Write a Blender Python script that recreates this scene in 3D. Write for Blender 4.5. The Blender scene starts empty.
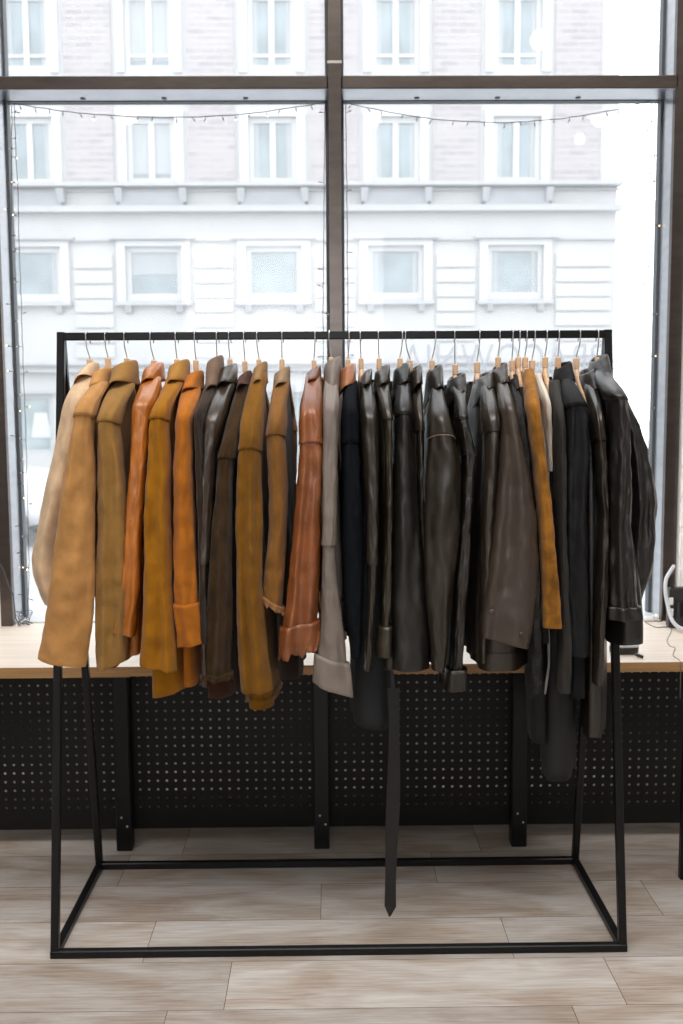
import bpy, math, random
import numpy as np
from mathutils import Vector, Matrix, noise

random.seed(7)
SC = bpy.context.scene
COL = SC.collection
PI = math.pi

# ------------------------------------------------------------------ camera
F = 1024*35/36.0
CAM = Vector((-0.01875, 0.0, 1.42747))
PITCH, YAW, ROLL = 0.10066, 0.01198, -0.00566
_fw = Vector((math.sin(YAW)*math.cos(PITCH), math.cos(YAW)*math.cos(PITCH), -math.sin(PITCH)))
_r0 = Vector((math.cos(YAW), -math.sin(YAW), 0))
_u0 = _r0.cross(_fw)
_R = math.cos(ROLL)*_r0 + math.sin(ROLL)*_u0
_U = -math.sin(ROLL)*_r0 + math.cos(ROLL)*_u0
cam = bpy.data.cameras.new('camera')
cam.sensor_fit = 'VERTICAL'; cam.sensor_height = 36; cam.lens = 35; cam.clip_start = 0.05; cam.clip_end = 300
cam_o = bpy.data.objects.new('camera', cam); COL.objects.link(cam_o)
M = Matrix((( _R.x, _U.x, -_fw.x, CAM.x), (_R.y, _U.y, -_fw.y, CAM.y), (_R.z, _U.z, -_fw.z, CAM.z), (0, 0, 0, 1)))
cam_o.matrix_world = M
SC.camera = cam_o
cam.dof.use_dof = True; cam.dof.focus_distance = 2.6; cam.dof.aperture_fstop = 4.0

def ray(u, v): return _fw + _R*((u-341.5)/F) - _U*((v-512)/F)
def at(u, v, Y):
    """the point of the place at distance Y seen at pixel u, v"""
    d = ray(u, v); return CAM + d*(Y/d.y)
def onz(u, v, Z):
    d = ray(u, v); return CAM + d*((Z-CAM.z)/d.z)

# ------------------------------------------------------------------ light
SC.view_settings.view_transform = 'Standard'
SC.view_settings.look = 'None'
SC.view_settings.gamma = 1
SC.view_settings.use_curve_mapping = False
SC.view_settings.exposure = 0.14
w = bpy.data.worlds.new('overcast_sky'); SC.world = w; w.use_nodes = True
SKY = 3.1
bg = w.node_tree.nodes['Background']; bg.inputs[0].default_value = (0.93, 0.965, 1.0, 1); bg.inputs[1].default_value = SKY

def area(name, loc, target, sx, sy, power, color):
    l = bpy.data.lights.new(name, 'AREA'); l.shape = 'RECTANGLE'; l.size = sx; l.size_y = sy; l.energy = power; l.color = color
    o = bpy.data.objects.new(name, l); COL.objects.link(o); o.location = loc
    o.rotation_euler = (Vector(target)-Vector(loc)).to_track_quat('-Z', 'Y').to_euler()
    return o
# daylight entering through the shop's rear window, behind the photographer
area('daylight_rear_window', (-0.6, -3.3, 2.3), (0, 3, 0.9), 2.0, 2.0, 10, (1.0, 0.97, 0.93))
area('side_fill', (-2.85, 0.2, 2.3), (0, 3, 1.0), 2.4, 2.2, 4, (1.0, 0.97, 0.94))  # added side fill; the wall behind it is solid

area('overhead_fill', (0, 0.7, 5.1), (0, 0.71, 0), 4.2, 2.0, 195, (1.0, 0.97, 0.94))  # unseen overhead fill added to brighten floor and jackets; no fixture built

# ------------------------------------------------------------------ materials
MATS = {}
def mat(name, color, rough=0.5, metal=0.0, spec=0.5, noise_scale=0, noise_amt=0.0, bump=0.0, bump_scale=200, stretch=(1, 1, 1), emit=None, sheen=0.0, col2=None, coat=0.0):
    if name in MATS: return MATS[name]
    m = bpy.data.materials.new(name); m.use_nodes = True
    nt = m.node_tree; b = nt.nodes['Principled BSDF']
    b.inputs['Base Color'].default_value = (*color, 1); b.inputs['Roughness'].default_value = rough
    b.inputs['Metallic'].default_value = metal; b.inputs['Specular IOR Level'].default_value = spec
    if sheen: b.inputs['Sheen Weight'].default_value = sheen; b.inputs['Sheen Roughness'].default_value = 0.5
    if coat: b.inputs['Coat Weight'].default_value = coat; b.inputs['Coat Roughness'].default_value = 0.32
    if emit: b.inputs['Emission Color'].default_value = (*emit[:3], 1); b.inputs['Emission Strength'].default_value = emit[3]
    tc = nt.nodes.new('ShaderNodeTexCoord'); mp = nt.nodes.new('ShaderNodeMapping'); mp.inputs['Scale'].default_value = stretch
    nt.links.new(tc.outputs['Object'], mp.inputs[0])
    if noise_scale:
        n = nt.nodes.new('ShaderNodeTexNoise'); n.inputs['Scale'].default_value = noise_scale; n.inputs['Detail'].default_value = 5
        nt.links.new(mp.outputs[0], n.inputs[0])
        r = nt.nodes.new('ShaderNodeValToRGB'); c = r.color_ramp
        lo = tuple(max(0, x*(1-noise_amt)) for x in color); hi = col2 or tuple(min(1, x*(1+noise_amt)) for x in color)
        c.elements[0].position = 0.3; c.elements[0].color = (*lo, 1); c.elements[1].position = 0.7; c.elements[1].color = (*hi, 1)
        nt.links.new(n.outputs[0], r.inputs[0]); nt.links.new(r.outputs[0], b.inputs['Base Color'])
    if bump:
        n2 = nt.nodes.new('ShaderNodeTexNoise'); n2.inputs['Scale'].default_value = bump_scale; n2.inputs['Detail'].default_value = 4
        nt.links.new(mp.outputs[0], n2.inputs[0])
        bp = nt.nodes.new('ShaderNodeBump'); bp.inputs['Strength'].default_value = bump; bp.inputs['Distance'].default_value = 0.004
        nt.links.new(n2.outputs[0], bp.inputs['Height']); nt.links.new(bp.outputs[0], b.inputs['Normal'])
    MATS[name] = m; return m

def srgb(r, g, b):
    f = lambda c: (c/255/12.92) if c/255 <= 0.04045 else ((c/255+0.055)/1.055)**2.4
    return (f(r), f(g), f(b))

black_metal = mat('black_powder_coated_metal', (0.006, 0.006, 0.0065), 0.36, spec=0.3, noise_scale=60, noise_amt=0.2)
frame_metal = mat('anodised_window_metal', (0.13, 0.110, 0.100), 0.28, metal=1.0, noise_scale=9, noise_amt=0.12, stretch=(1, 1, 4))
gasket = mat('rubber_gasket', (0.07, 0.08, 0.09), 0.5)
wall_mat = mat('white_plaster', (0.93, 0.93, 0.93), 0.85, noise_scale=6, noise_amt=0.03, bump=0.3, bump_scale=40)
shop_wall = mat('warm_grey_shop_wall', (0.30, 0.28, 0.26), 0.85, noise_scale=5, noise_amt=0.08)
ceil_mat = mat('ceiling_paint', (0.75, 0.74, 0.72), 0.9, noise_scale=3, noise_amt=0.03)
birch = mat('birch_plywood_top', (0.80, 0.70, 0.60), 0.45, noise_scale=5, noise_amt=0.10, stretch=(0.6, 14, 14), bump=0.05)
ply_edge = mat('honey_plywood_edge', (0.42, 0.235, 0.095), 0.5, noise_scale=7, noise_amt=0.3, stretch=(0.6, 1, 40))
hanger_wood = mat('pale_hanger_wood', srgb(222, 184, 146), 0.5, noise_scale=30, noise_amt=0.15, stretch=(1, 0.2, 4))
hook_metal = mat('chrome_wire', (0.62, 0.63, 0.65), 0.28, metal=1.0)

# ------------------------------------------------------------------ mesh helpers
class MB:
    def __init__(s): s.v = []; s.f = []; s.mi = []
    def add(s, vs, fs, mi=0):
        o = len(s.v); s.v += [tuple(p) for p in vs]; s.f += [tuple(o+i for i in f) for f in fs]; s.mi += [mi]*len(fs)
    def box(s, x0, x1, y0, y1, z0, z1, mi=0, bev=0.0):
        if bev <= 0:
            vs = [(x, y, z) for z in (z0, z1) for y in (y0, y1) for x in (x0, x1)]
            s.add(vs, [(0, 2, 3, 1), (4, 5, 7, 6), (0, 1, 5, 4), (2, 6, 7, 3), (0, 4, 6, 2), (1, 3, 7, 5)], mi); return
        # bevelled: rings of an octagonal section swept in z with inset ends
        b = min(bev, (x1-x0)/2.01, (y1-y0)/2.01, (z1-z0)/2.01)
        def ring(i, z):
            a0, a1, c0, c1 = x0+i, x1-i, y0+i, y1-i
            return [(a0+b-i*0, c0, z), (a1-b, c0, z), (a1, c0+b, z), (a1, c1-b, z), (a1-b, c1, z), (a0+b, c1, z), (a0, c1-b, z), (a0, c0+b, z)]
        r0 = ring(0, z0+b); r1 = ring(0, z1-b)
        lo = [(min(max(p[0], x0+b), x1-b), min(max(p[1], y0+b), y1-b), z0) for p in r0]
        hi = [(p[0], p[1], z1) for p in lo]
        s.loft([lo, r0, r1, hi], True, True, mi)
    def loft(s, rings, cap0=False, cap1=False, mi=0, closed=True):
        n = len(rings[0]); vs = [p for r in rings for p in r]; fs = []
        m = n if closed else n-1
        for i in range(len(rings)-1):
            for j in range(m):
                k = (j+1) % n
                fs.append((i*n+j, i*n+k, (i+1)*n+k, (i+1)*n+j))
        if cap0: fs.append(tuple(range(n))[::-1])
        if cap1: fs.append(tuple((len(rings)-1)*n+j for j in range(n)))
        s.add(vs, fs, mi)
    def bar(s, a, b, w, h, up=Vector((0, 0, 1)), mi=0):
        a = Vector(a); b = Vector(b); d = (b-a).normalized(); x = d.cross(up)
        if x.length < 1e-4: x = Vector((1, 0, 0))
        x.normalize(); y = x.cross(d)
        c = 0.12*min(w, h)
        def ring(p, k=1.0): return [p + x*(sx*(w/2*k - (c if q else 0))) + y*(sy*(h/2*k - (0 if q else c))) for sx, sy, q in ((-1, -1, 0), (-1, -1, 1), (1, -1, 1), (1, -1, 0), (1, 1, 0), (1, 1, 1), (-1, 1, 1), (-1, 1, 0))]
        s.loft([ring(a), ring(b)], True, True, mi)
    def tube(s, pts, r, n=8, mi=0, caps=True):
        pts = [Vector(p) for p in pts]; rings = []
        prev = None
        for i, p in enumerate(pts):
            t = (pts[min(i+1, len(pts)-1)] - pts[max(i-1, 0)]).normalized()
            if prev is None:
                x = t.orthogonal().normalized()
            else:
                x = prev - t*prev.dot(t); x = x.normalized() if x.length > 1e-6 else t.orthogonal().normalized()
            prev = x; y = t.cross(x)
            rr = r[i] if isinstance(r, (list, tuple)) else r
            rings.append([p + (x*math.cos(2*PI*k/n) + y*math.sin(2*PI*k/n))*rr for k in range(n)])
        s.loft(rings, caps, caps, mi)
    def ball(s, c, rx, ry=None, rz=None, n=12, m=8, mi=0):
        ry = ry or rx; rz = rz or rx; rings = []
        for i in range(1, m):
            a = PI*i/m
            rings.append([(c[0]+rx*math.sin(a)*math.cos(2*PI*k/n), c[1]+ry*math.sin(a)*math.sin(2*PI*k/n), c[2]-rz*math.cos(a)) for k in range(n)])
        s.loft(rings, True, True, mi)
    def build(s, name, mats, parent=None, smooth=False, kind=None):
        o0 = Vector(parent.location) if parent is not None else Vector((0, 0, 0))
        pp = parent
        while pp is not None and pp.parent is not None:
            pp = pp.parent; o0 = o0 + Vector(pp.location)
        me = bpy.data.meshes.new(name); me.from_pydata([tuple(Vector(p)-o0) for p in s.v], [], s.f)
        if not isinstance(mats, (list, tuple)): mats = [mats]
        for m in mats: me.materials.append(m)
        if len(mats) > 1: me.polygons.foreach_set('material_index', s.mi)
        if smooth: me.polygons.foreach_set('use_smooth', [True]*len(me.polygons))
        me.update()
        o = bpy.data.objects.new(name, me); COL.objects.link(o)
        if parent is not None: o.parent = parent
        if kind: o['kind'] = kind
        return o

def build_split(mb, name, mats, parent=None, smooth=False):
    """one part for every separate piece collected in mb"""
    par = list(range(len(mb.v)))
    def fnd(i):
        while par[i] != i: par[i] = par[par[i]]; i = par[i]
        return i
    for f in mb.f:
        for i in f[1:]: par[fnd(i)] = fnd(f[0])
    comp = {}
    for k, f in enumerate(mb.f): comp.setdefault(fnd(f[0]), []).append(k)
    out = []
    for root, fk in comp.items():
        m = MB(); ids = sorted({i for k in fk for i in mb.f[k]}); mp = {i: j for j, i in enumerate(ids)}
        m.v = [mb.v[i] for i in ids]; m.f = [tuple(mp[i] for i in mb.f[k]) for k in fk]; m.mi = [mb.mi[k] for k in fk]
        out.append(m.build(name, mats, parent, smooth))
    return out

def thing(name, label, cat, loc, group=None):
    o = bpy.data.objects.new(name, None); o.empty_display_size = 0.1; COL.objects.link(o); o.location = loc
    o['label'] = label; o['category'] = cat
    if group: o['group'] = group
    return o
def tag(o, label, cat, group=None, kind=None):
    o['label'] = label; o['category'] = cat
    if group: o['group'] = group
    if kind: o['kind'] = kind
    return o
def struct(name, mb, m, smooth=False):
    return mb.build(name, m, None, smooth, 'structure')

# ------------------------------------------------------------------ the room
WY = 3.72            # front of the window frame
ZS = at(340, 665, 3.10).z     # top of the deep sill
CEIL = 5.2
# floor: wood-look planks as faces, each with its own tone
def floor_material():
    m = bpy.data.materials.new('wood_plank_floor'); m.use_nodes = True; nt = m.node_tree; b = nt.nodes['Principled BSDF']
    at_ = nt.nodes.new('ShaderNodeAttribute'); at_.attribute_name = 'tone'
    tc = nt.nodes.new('ShaderNodeTexCoord'); add = nt.nodes.new('ShaderNodeVectorMath'); add.operation = 'MULTIPLY_ADD'
    add.inputs[1].default_value = (37, 23, 0); nt.links.new(at_.outputs['Vector'], add.inputs[0]); nt.links.new(tc.outputs['Object'], add.inputs[2])
    def noi(scale, st, det=6, dist=0.0):
        mp = nt.nodes.new('ShaderNodeMapping'); mp.inputs['Scale'].default_value = st; nt.links.new(add.outputs[0], mp.inputs[0])
        n = nt.nodes.new('ShaderNodeTexNoise'); n.inputs['Scale'].default_value = scale; n.inputs['Detail'].default_value = det; n.inputs['Distortion'].default_value = dist
        nt.links.new(mp.outputs[0], n.inputs[0]); return n
    grain = noi(9, (0.8, 16, 1), 12, 0.6); blot = noi(3.0, (1, 3.4, 1), 8, 0.8)
    r1 = nt.nodes.new('ShaderNodeValToRGB'); c = r1.color_ramp
    c.elements[0].position = 0.30; c.elements[0].color = (*srgb(150, 132, 114), 1)
    c.elements[1].position = 0.72; c.elements[1].color = (*srgb(208, 200, 192), 1)
    e = c.elements.new(0.5); e.color = (*srgb(186, 173, 160), 1)
    nt.links.new(grain.outputs[0], r1.inputs[0])
    r2 = nt.nodes.new('ShaderNodeValToRGB'); c = r2.color_ramp
    c.elements[0].position = 0.38; c.elements[0].color = (*srgb(154, 128, 104), 1)
    c.elements[1].position = 0.62; c.elements[1].color = (*srgb(208, 205, 202), 1)
    nt.links.new(blot.outputs[0], r2.inputs[0])
    mx = nt.nodes.new('ShaderNodeMix'); mx.data_type = 'RGBA'; mx.inputs[0].default_value = 0.5
    nt.links.new(r1.outputs[0], mx.inputs[6]); nt.links.new(r2.outputs[0], mx.inputs[7])
    sep = nt.nodes.new('ShaderNodeSeparateXYZ'); nt.links.new(at_.outputs['Vector'], sep.inputs[0])
    mr = nt.nodes.new('ShaderNodeMapRange'); mr.inputs[3].default_value = 0.82; mr.inputs[4].default_value = 1.12; nt.links.new(sep.outputs[0], mr.inputs[0])
    hs = nt.nodes.new('ShaderNodeHueSaturation'); nt.links.new(mr.outputs[0], hs.inputs['Value']); nt.links.new(mx.outputs[2], hs.inputs['Color'])
    hs.inputs['Saturation'].default_value = 0.85
    nt.links.new(hs.outputs[0], b.inputs['Base Color'])
    b.inputs['Roughness'].default_value = 0.34; b.inputs['Specular IOR Level'].default_value = 0.6
    bp = nt.nodes.new('ShaderNodeBump'); bp.inputs['Strength'].default_value = 0.25; bp.inputs['Distance'].default_value = 0.002
    nt.links.new(grain.outputs[0], bp.inputs['Height']); nt.links.new(bp.outputs[0], b.inputs['Normal'])
    return m
fl_mat = floor_material(); grout = mat('plank_joint', srgb(92, 78, 68), 0.8)
mb = MB(); tones = []
PW, PL, g = 0.2117, 0.972, 0.0016
joint = {0: onz(228, 985, 0).x, 1: onz(150, 940, 0).x, 2: onz(321, 902, 0).x, 3: onz(122, 875, 0).x, -1: onz(165, 1020, 0).x}
y_lo, y_hi = -3.45, 3.9
X0, X1 = -2.9, 2.9
k0 = int(math.floor((y_lo-2.2602)/PW)); k1 = int(math.ceil((y_hi-2.2602)/PW))
for k in range(k0, k1):
    ya, yb = 2.2602+PW*k+g/2, 2.2602+PW*(k+1)-g/2
    j = joint.get(k, (k*0.37) % 1*PL)
    n0 = int(math.floor((X0-j)/PL))
    for i in range(n0, n0+9):
        xa, xb = max(X0, j+i*PL+g/2), min(X1, j+(i+1)*PL-g/2)
        if xb <= xa: continue
        mb.add([(xa, ya, 0), (xb, ya, 0), (xb, yb, 0), (xa, yb, 0)], [(0, 1, 2, 3)], 0); tones.append((random.random(), random.random(), 0))
mb.add([(X0, y_lo, -0.0012), (X1, y_lo, -0.0012), (X1, y_hi, -0.0012), (X0, y_hi, -0.0012)], [(0, 1, 2, 3)], 1); tones.append((0.5, 0.5, 0))
mb.box(X0, X1, y_lo, y_hi, -0.12, -0.002, 1); tones += [(0.5, 0.5, 0)]*6
fl = struct('floor', mb, [fl_mat, grout])
a = fl.data.attributes.new('tone', 'FLOAT_VECTOR', 'FACE')
a.data.foreach_set('vector', [c for t in tones for c in t])

XL, XR = at(13, 626, WY).x, at(662, 600, WY).x       # inner edges of the side frames
XLo, XRo = at(1, 626, WY).x, at(674.5, 600, WY).x
GY = 3.885                                           # glass
mb = MB(); mb.box(-2.9, XLo, WY, 4.05, 0, CEIL); struct('wall_front_left', mb, wall_mat)
mb = MB(); mb.box(XRo+0.004, 2.9, WY-0.03, 4.05, 0, CEIL)
for i in range(26):   # broken plaster edge along the frame
    z = ZS+0.02+i*0.115; mb.box(XRo+0.002, XRo+0.010+0.010*random.random(), WY-0.034, WY-0.02, z, z+0.05+0.06*random.random(), 0, 0.003)
struct('wall_front_right', mb, wall_mat)
mb = MB(); mb.box(XLo, XRo+0.004, WY, 4.05, 0, ZS-0.05); struct('wall_front_parapet', mb, wall_mat)
mb = MB(); mb.box(XLo, XRo+0.004, WY, 4.05, 4.7, CEIL); struct('wall_front_lintel', mb, wall_mat)
mb = MB(); mb.box(-3.0, -2.9, -3.5, 4.05, 0, CEIL); struct('wall_left', mb, shop_wall)
mb = MB(); mb.box(2.9, 3.0, -3.5, 4.05, 0, CEIL); struct('wall_right', mb, shop_wall)
mb = MB(); mb.box(-3.0, -1.6, -3.6, -3.5, 0, CEIL); mb.box(0.6, 3.0, -3.6, -3.5, 0, CEIL); mb.box(-1.6, 0.6, -3.6, -3.5, 0, 1.2); mb.box(-1.6, 0.6, -3.6, -3.5, 3.4, CEIL); struct('wall_back', mb, shop_wall)
mb = MB(); mb.box(-3.0, 3.0, -3.6, 4.05, CEIL, CEIL+0.1); struct('ceiling', mb, ceil_mat)

# window: frame, transom, mullion, glass
ZT1 = at(30, 75.8, WY).z; ZT0 = at(30, 89, WY).z
XM0, XM1 = at(328.3, 200, WY).x, at(342.3, 200, WY).x
win = bpy.data.objects.new('window_1', None); COL.objects.link(win); win.location = (0, GY, ZS); win['kind'] = 'structure'
mb = MB()
mb.box(XLo, XL, WY, WY+0.03, ZS, 4.7, 0, 0.003)
mb.box(XR, XRo, WY, WY+0.03, ZS, 4.7, 0, 0.003)
mb.box(XLo, XRo, WY+0.02, GY+0.03, 4.64, 4.7)
build_split(mb, 'side_frame', frame_metal, win)
frame_metal_lit = mat('lightened_frame_metal', (0.50, 0.51, 0.54), 0.30, metal=1.0, noise_scale=9, noise_amt=0.08, stretch=(1, 1, 4))  # frame metal again, lightened: reflected daylight put into the colour
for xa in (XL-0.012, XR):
    mb = MB(); mb.box(xa, xa+0.012, WY+0.03, GY+0.02, ZS, 4.64); mb.build('side_return', frame_metal_lit, win)
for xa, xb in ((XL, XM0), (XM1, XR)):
    mb = MB(); mb.box(xa, xb, WY+0.004, GY-0.031, ZT0-0.0015, ZT0-0.0002); mb.build('transom_soffit', frame_metal_lit, win)  # thin plate carrying the lightened metal under the transom
mb = MB(); mb.box(XM0, XM1, WY-0.006, GY-0.03, ZS, 4.7, 0, 0.003); mb.build('mullion', frame_metal, win)
zj = at(335, 62.5, WY).z
mb = MB(); mb.box(XM0-0.0005, XM1+0.0005, WY-0.0075, WY+0.02, zj-0.005, zj+0.005); mb.build('mullion_joint_cover', mat('pale_sealant', (0.5, 0.46, 0.42), 0.6), win)
mb = MB(); mb.box(XL-0.01, XM0, WY, GY-0.004, ZT0, ZT1, 0, 0.003); mb.box(XM1, XR+0.01, WY, GY-0.004, ZT0, ZT1, 0, 0.003)
build_split(mb, 'transom', frame_metal, win)
for xa in (XL+0.30, XL+0.60, XL+0.90, XM1+0.28, XM1+0.58, XM1+0.88):
    mb = MB(); mb.tube([(xa, GY-0.06, ZT0-0.004), (xa, GY-0.06, ZT0)], 0.010, 12); mb.build('screw_cap', gasket, win)
mb = MB()
for xa, xb in ((XL, XM0), (XM1, XR)):
    for za, zb in ((ZS, ZT0), (ZT1, 4.64)):
        e = 0.009
        mb.box(xa, xa+e, GY-0.03, GY+0.01, za, zb); mb.box(xb-e, xb, GY-0.03, GY+0.01, za, zb)
        mb.box(xa+e, xb-e, GY-0.029, GY+0.009, zb-0.004, zb); 
build_split(mb, 'gasket', gasket, win)
mb = MB(); mb.box(XL, XR, WY+0.052, GY+0.02, ZS-0.04, ZS+0.006); mb.build('bottom_rail', mat('pale_rail', (0.6, 0.62, 0.64), 0.4), win)

def glass_material():
    m = bpy.data.materials.new('window_glass'); m.use_nodes = True; nt = m.node_tree; nt.nodes.clear()
    out = nt.nodes.new('ShaderNodeOutputMaterial'); tr = nt.nodes.new('ShaderNodeBsdfTransparent'); tl = nt.nodes.new('ShaderNodeBsdfTranslucent')
    gl = nt.nodes.new('ShaderNodeBsdfGlossy'); gl.inputs['Roughness'].default_value = 0.02
    tr.inputs[0].default_value = (0.97, 0.985, 0.985, 1); tl.inputs[0].default_value = (1, 1, 1, 1)
    m1 = nt.nodes.new('ShaderNodeMixShader'); m1.inputs[0].default_value = 0.10; m2 = nt.nodes.new('ShaderNodeMixShader'); m2.inputs[0].default_value = 0.05
    n = nt.nodes.new('ShaderNodeTexNoise'); n.inputs['Scale'].default_value = 2.0; tc = nt.nodes.new('ShaderNodeTexCoord'); nt.links.new(tc.outputs['Object'], n.inputs[0])
    mr = nt.nodes.new('ShaderNodeMapRange'); mr.inputs[3].default_value = 0.09; mr.inputs[4].default_value = 0.15; nt.links.new(n.outputs[0], mr.inputs[0]); nt.links.new(mr.outputs[0], m1.inputs[0])
    nt.links.new(tr.outputs[0], m1.inputs[1]); nt.links.new(tl.outputs[0], m1.inputs[2])
    nt.links.new(m1.outputs[0], m2.inputs[1]); nt.links.new(gl.outputs[0], m2.inputs[2]); nt.links.new(m2.outputs[0], out.inputs[0])
    return m
gm = glass_material()
for xa, xb in ((XL, XM0), (XM1, XR)):
    for za, zb in ((ZS, ZT0), (ZT1, 4.64)):
        mb = MB(); mb.add([(xa, GY, za), (xb, GY, za), (xb, GY, zb), (xa, GY, zb)], [(0, 1, 2, 3)]); mb.build('glass_pane', gm, win)

# deep wooden sill / bench board
mb = MB()
mb.box(-1.75, at(129.5, 670, 3.10).x, 3.10, WY+0.055, ZS-0.034, ZS, 0); mb.box(at(129.7, 670, 3.10).x, 1.8, 3.10, WY+0.055, ZS-0.031, ZS, 0)
o = mb.build('window_sill', [birch, ply_edge])
for p in o.data.polygons:
    if p.normal.y < -0.5: p.material_index = 1
tag(o, 'long pale wooden bench board along the window behind the rack', 'sill')
# perforated black panel below
def perf_panel():
    mb = MB(); p = 0.0296; xa = at(0, 760, 3.2).x - 9*p; nx = 98; z0 = 0.062; nz = 18; hr = 0.0046; Y = 3.20
    x_off = at(5, 772, 3.2).x
    xa = x_off - p/2 - 12*p
    zt = ZS-0.036
    zrow = at(5, 791, 3.2).z
    z0 = zrow - p/2 - 2*p
    nz = int((zt-z0)/p)
    for i in range(nx):
        for j in range(nz):
            cx, cz = xa+(i+0.5)*p, z0+(j+0.5)*p; h = p/2
            sq = [(-h, -h), (0, -h), (h, -h), (h, 0), (h, h), (0, h), (-h, h), (-h, 0)]
            vs = [(cx+a, Y, cz+b) for a, b in sq] + [(cx+hr*math.cos(math.radians(225+45*k)), Y, cz+hr*math.sin(math.radians(225+45*k))) for k in range(8)] \
               + [(cx+hr*math.cos(math.radians(225+45*k)), Y+0.002, cz+hr*math.sin(math.radians(225+45*k))) for k in range(8)]
            fs = [(k, (k+1) % 8, 8+(k+1) % 8, 8+k) for k in range(8)] + [(8+k, 8+(k+1) % 8, 16+(k+1) % 8, 16+k) for k in range(8)]
            mb.add(vs, fs)
    xb = xa+nx*p
    mb.box(xa, xb, Y, Y+0.002, z0+nz*p, zt); mb.box(xa, xb, Y, Y+0.002, 0.055, z0)
    mb.box(xa, xb, Y, Y+0.02, 0.050, 0.055)
    return mb, xa, xb, z0, zt
mb, pxa, pxb, pz0, pzt = perf_panel()
pt = thing('perforated_panel', 'black perforated metal panel filling the space below the bench board', 'panel', (0, 3.2, 0.055))
mb.build('perforated_sheet', mat('black_sheet_metal', (0.007, 0.007, 0.0065), 0.45, spec=0.22, noise_scale=3, noise_amt=0.25), pt)
def backing_material():  # uneven light behind the holes, put into the board's colour
    m = bpy.data.materials.new('hole_light_tones'); m.use_nodes = True; nt = m.node_tree; b = nt.nodes['Principled BSDF']; b.inputs['Roughness'].default_value = 0.9
    tc = nt.nodes.new('ShaderNodeTexCoord'); mp = nt.nodes.new('ShaderNodeMapping'); mp.inputs['Scale'].default_value = (2.1, 1, 4.5); n = nt.nodes.new('ShaderNodeTexNoise'); n.inputs['Scale'].default_value = 1.0; n.inputs['Detail'].default_value = 3
    nt.links.new(tc.outputs['Object'], mp.inputs[0]); nt.links.new(mp.outputs[0], n.inputs[0])
    r = nt.nodes.new('ShaderNodeValToRGB'); r.color_ramp.elements[0].position = 0.38; r.color_ramp.elements[0].color = (0.03, 0.03, 0.028, 1); r.color_ramp.elements[1].position = 0.62; r.color_ramp.elements[1].color = (0.42, 0.40, 0.35, 1)
    nt.links.new(n.outputs[0], r.inputs[0]); nt.links.new(r.outputs[0], b.inputs[0]); return m
mb = MB(); mb.box(pxa, pxb, 3.2035, 3.212, pz0+0.065, pzt); mb.build('hole_tone_board', backing_material(), pt)  # added board right behind the sheet, so the holes read light
mb = MB(); mb.box(pxa, pxb, 3.2030, 3.2034, at(5, 797, 3.2).z, at(5, 765, 3.2).z); mb.build('hole_light_strip', mat('pale_backing', (0.46, 0.43, 0.37), 0.9, noise_scale=5, noise_amt=0.7), pt)  # added strip; brighter light in the lower holes put into its pale colour
for u, v in ((125, 850), (322, 848), (519, 847)):
    x = onz(u, v, 0).x
    mb = MB(); mb.box(x-0.025, x+0.025, 3.135, 3.185, 0, ZS-0.036, 0, 0.003)
    o = mb.build('bench_leg', black_metal)
    for dz in (0.10, 0.13): pass
    tag(o, 'square black bench leg %s, in front of the perforated panel' % {125: 'near the rack\'s left end', 322: 'behind the middle of the rack', 519: 'right of the hanging black belt'}[u], 'bench leg', 'square black legs under the bench board')
    mb = MB(); 
    for dx, zz in ((-0.006, 0.115), (0.012, 0.085)): mb.ball((x+dx, 3.1345, zz), 0.004, 0.002, 0.004, 8, 6)
    build_split(mb, 'screw', hook_metal, o, True)

# ------------------------------------------------------------------ the street outside
street_m = mat('pale_asphalt', (0.34, 0.345, 0.355), 0.7, noise_scale=3, noise_amt=0.1)
mb = MB(); mb.box(-30, 30, 4.05, 16.5, -0.35, -0.25); struct('ground_street', mb, street_m)
mb = MB(); mb.box(-30, 30, 16.5, 20.3, -0.35, -0.12); struct('ground_pavement', mb, mat('paving', (0.4, 0.4, 0.4), 0.8, noise_scale=4, noise_amt=0.1))
mb = MB(); mb.box(-30, 30, 4.05, 6.6, -0.35, -0.12); struct('ground_kerb', mb, mat('paving2', (0.4, 0.4, 0.4), 0.8, noise_scale=4, noise_amt=0.1))
BY = 20.0
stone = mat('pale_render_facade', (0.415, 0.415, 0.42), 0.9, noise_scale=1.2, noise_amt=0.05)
stone2 = mat('grey_stone_trim', (0.35, 0.355, 0.37), 0.9, noise_scale=4, noise_amt=0.05)  # trim stone, a little darker than the facade render
def brick_material():
    m = bpy.data.materials.new('pale_grey_pink_brick'); m.use_nodes = True; nt = m.node_tree; b = nt.nodes['Principled BSDF']; b.inputs['Roughness'].default_value = 0.95
    tc = nt.nodes.new('ShaderNodeTexCoord'); mp = nt.nodes.new('ShaderNodeMapping'); mp.inputs['Rotation'].default_value = (PI/2, 0, 0)
    br = nt.nodes.new('ShaderNodeTexBrick'); br.inputs['Color1'].default_value = (0.335, 0.305, 0.31, 1); br.inputs['Color2'].default_value = (0.27, 0.245, 0.255, 1); br.inputs['Mortar'].default_value = (0.36, 0.35, 0.355, 1)
    br.inputs['Scale'].default_value = 1.0; br.inputs['Brick Width'].default_value = 0.36; br.inputs['Row Height'].default_value = 0.12; br.inputs['Mortar Size'].default_value = 0.016
    nt.links.new(tc.outputs['Object'], mp.inputs[0]); nt.links.new(mp.outputs[0], br.inputs[0]); nt.links.new(br.outputs[0], b.inputs[0]); return m
brick = brick_material()
bz = lambda v: at(341, v, BY).z
cols = [-5.80, -3.44, -1.08, 1.32, 3.68]
cx_ = lambda v: v
bld = thing('apartment_building', 'pale old apartment building across the street, seen through the window', 'building', (0, BY, -0.12))
XA, XB = -12.9, at(617, 200, BY).x
TOP = bz(-60)
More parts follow.
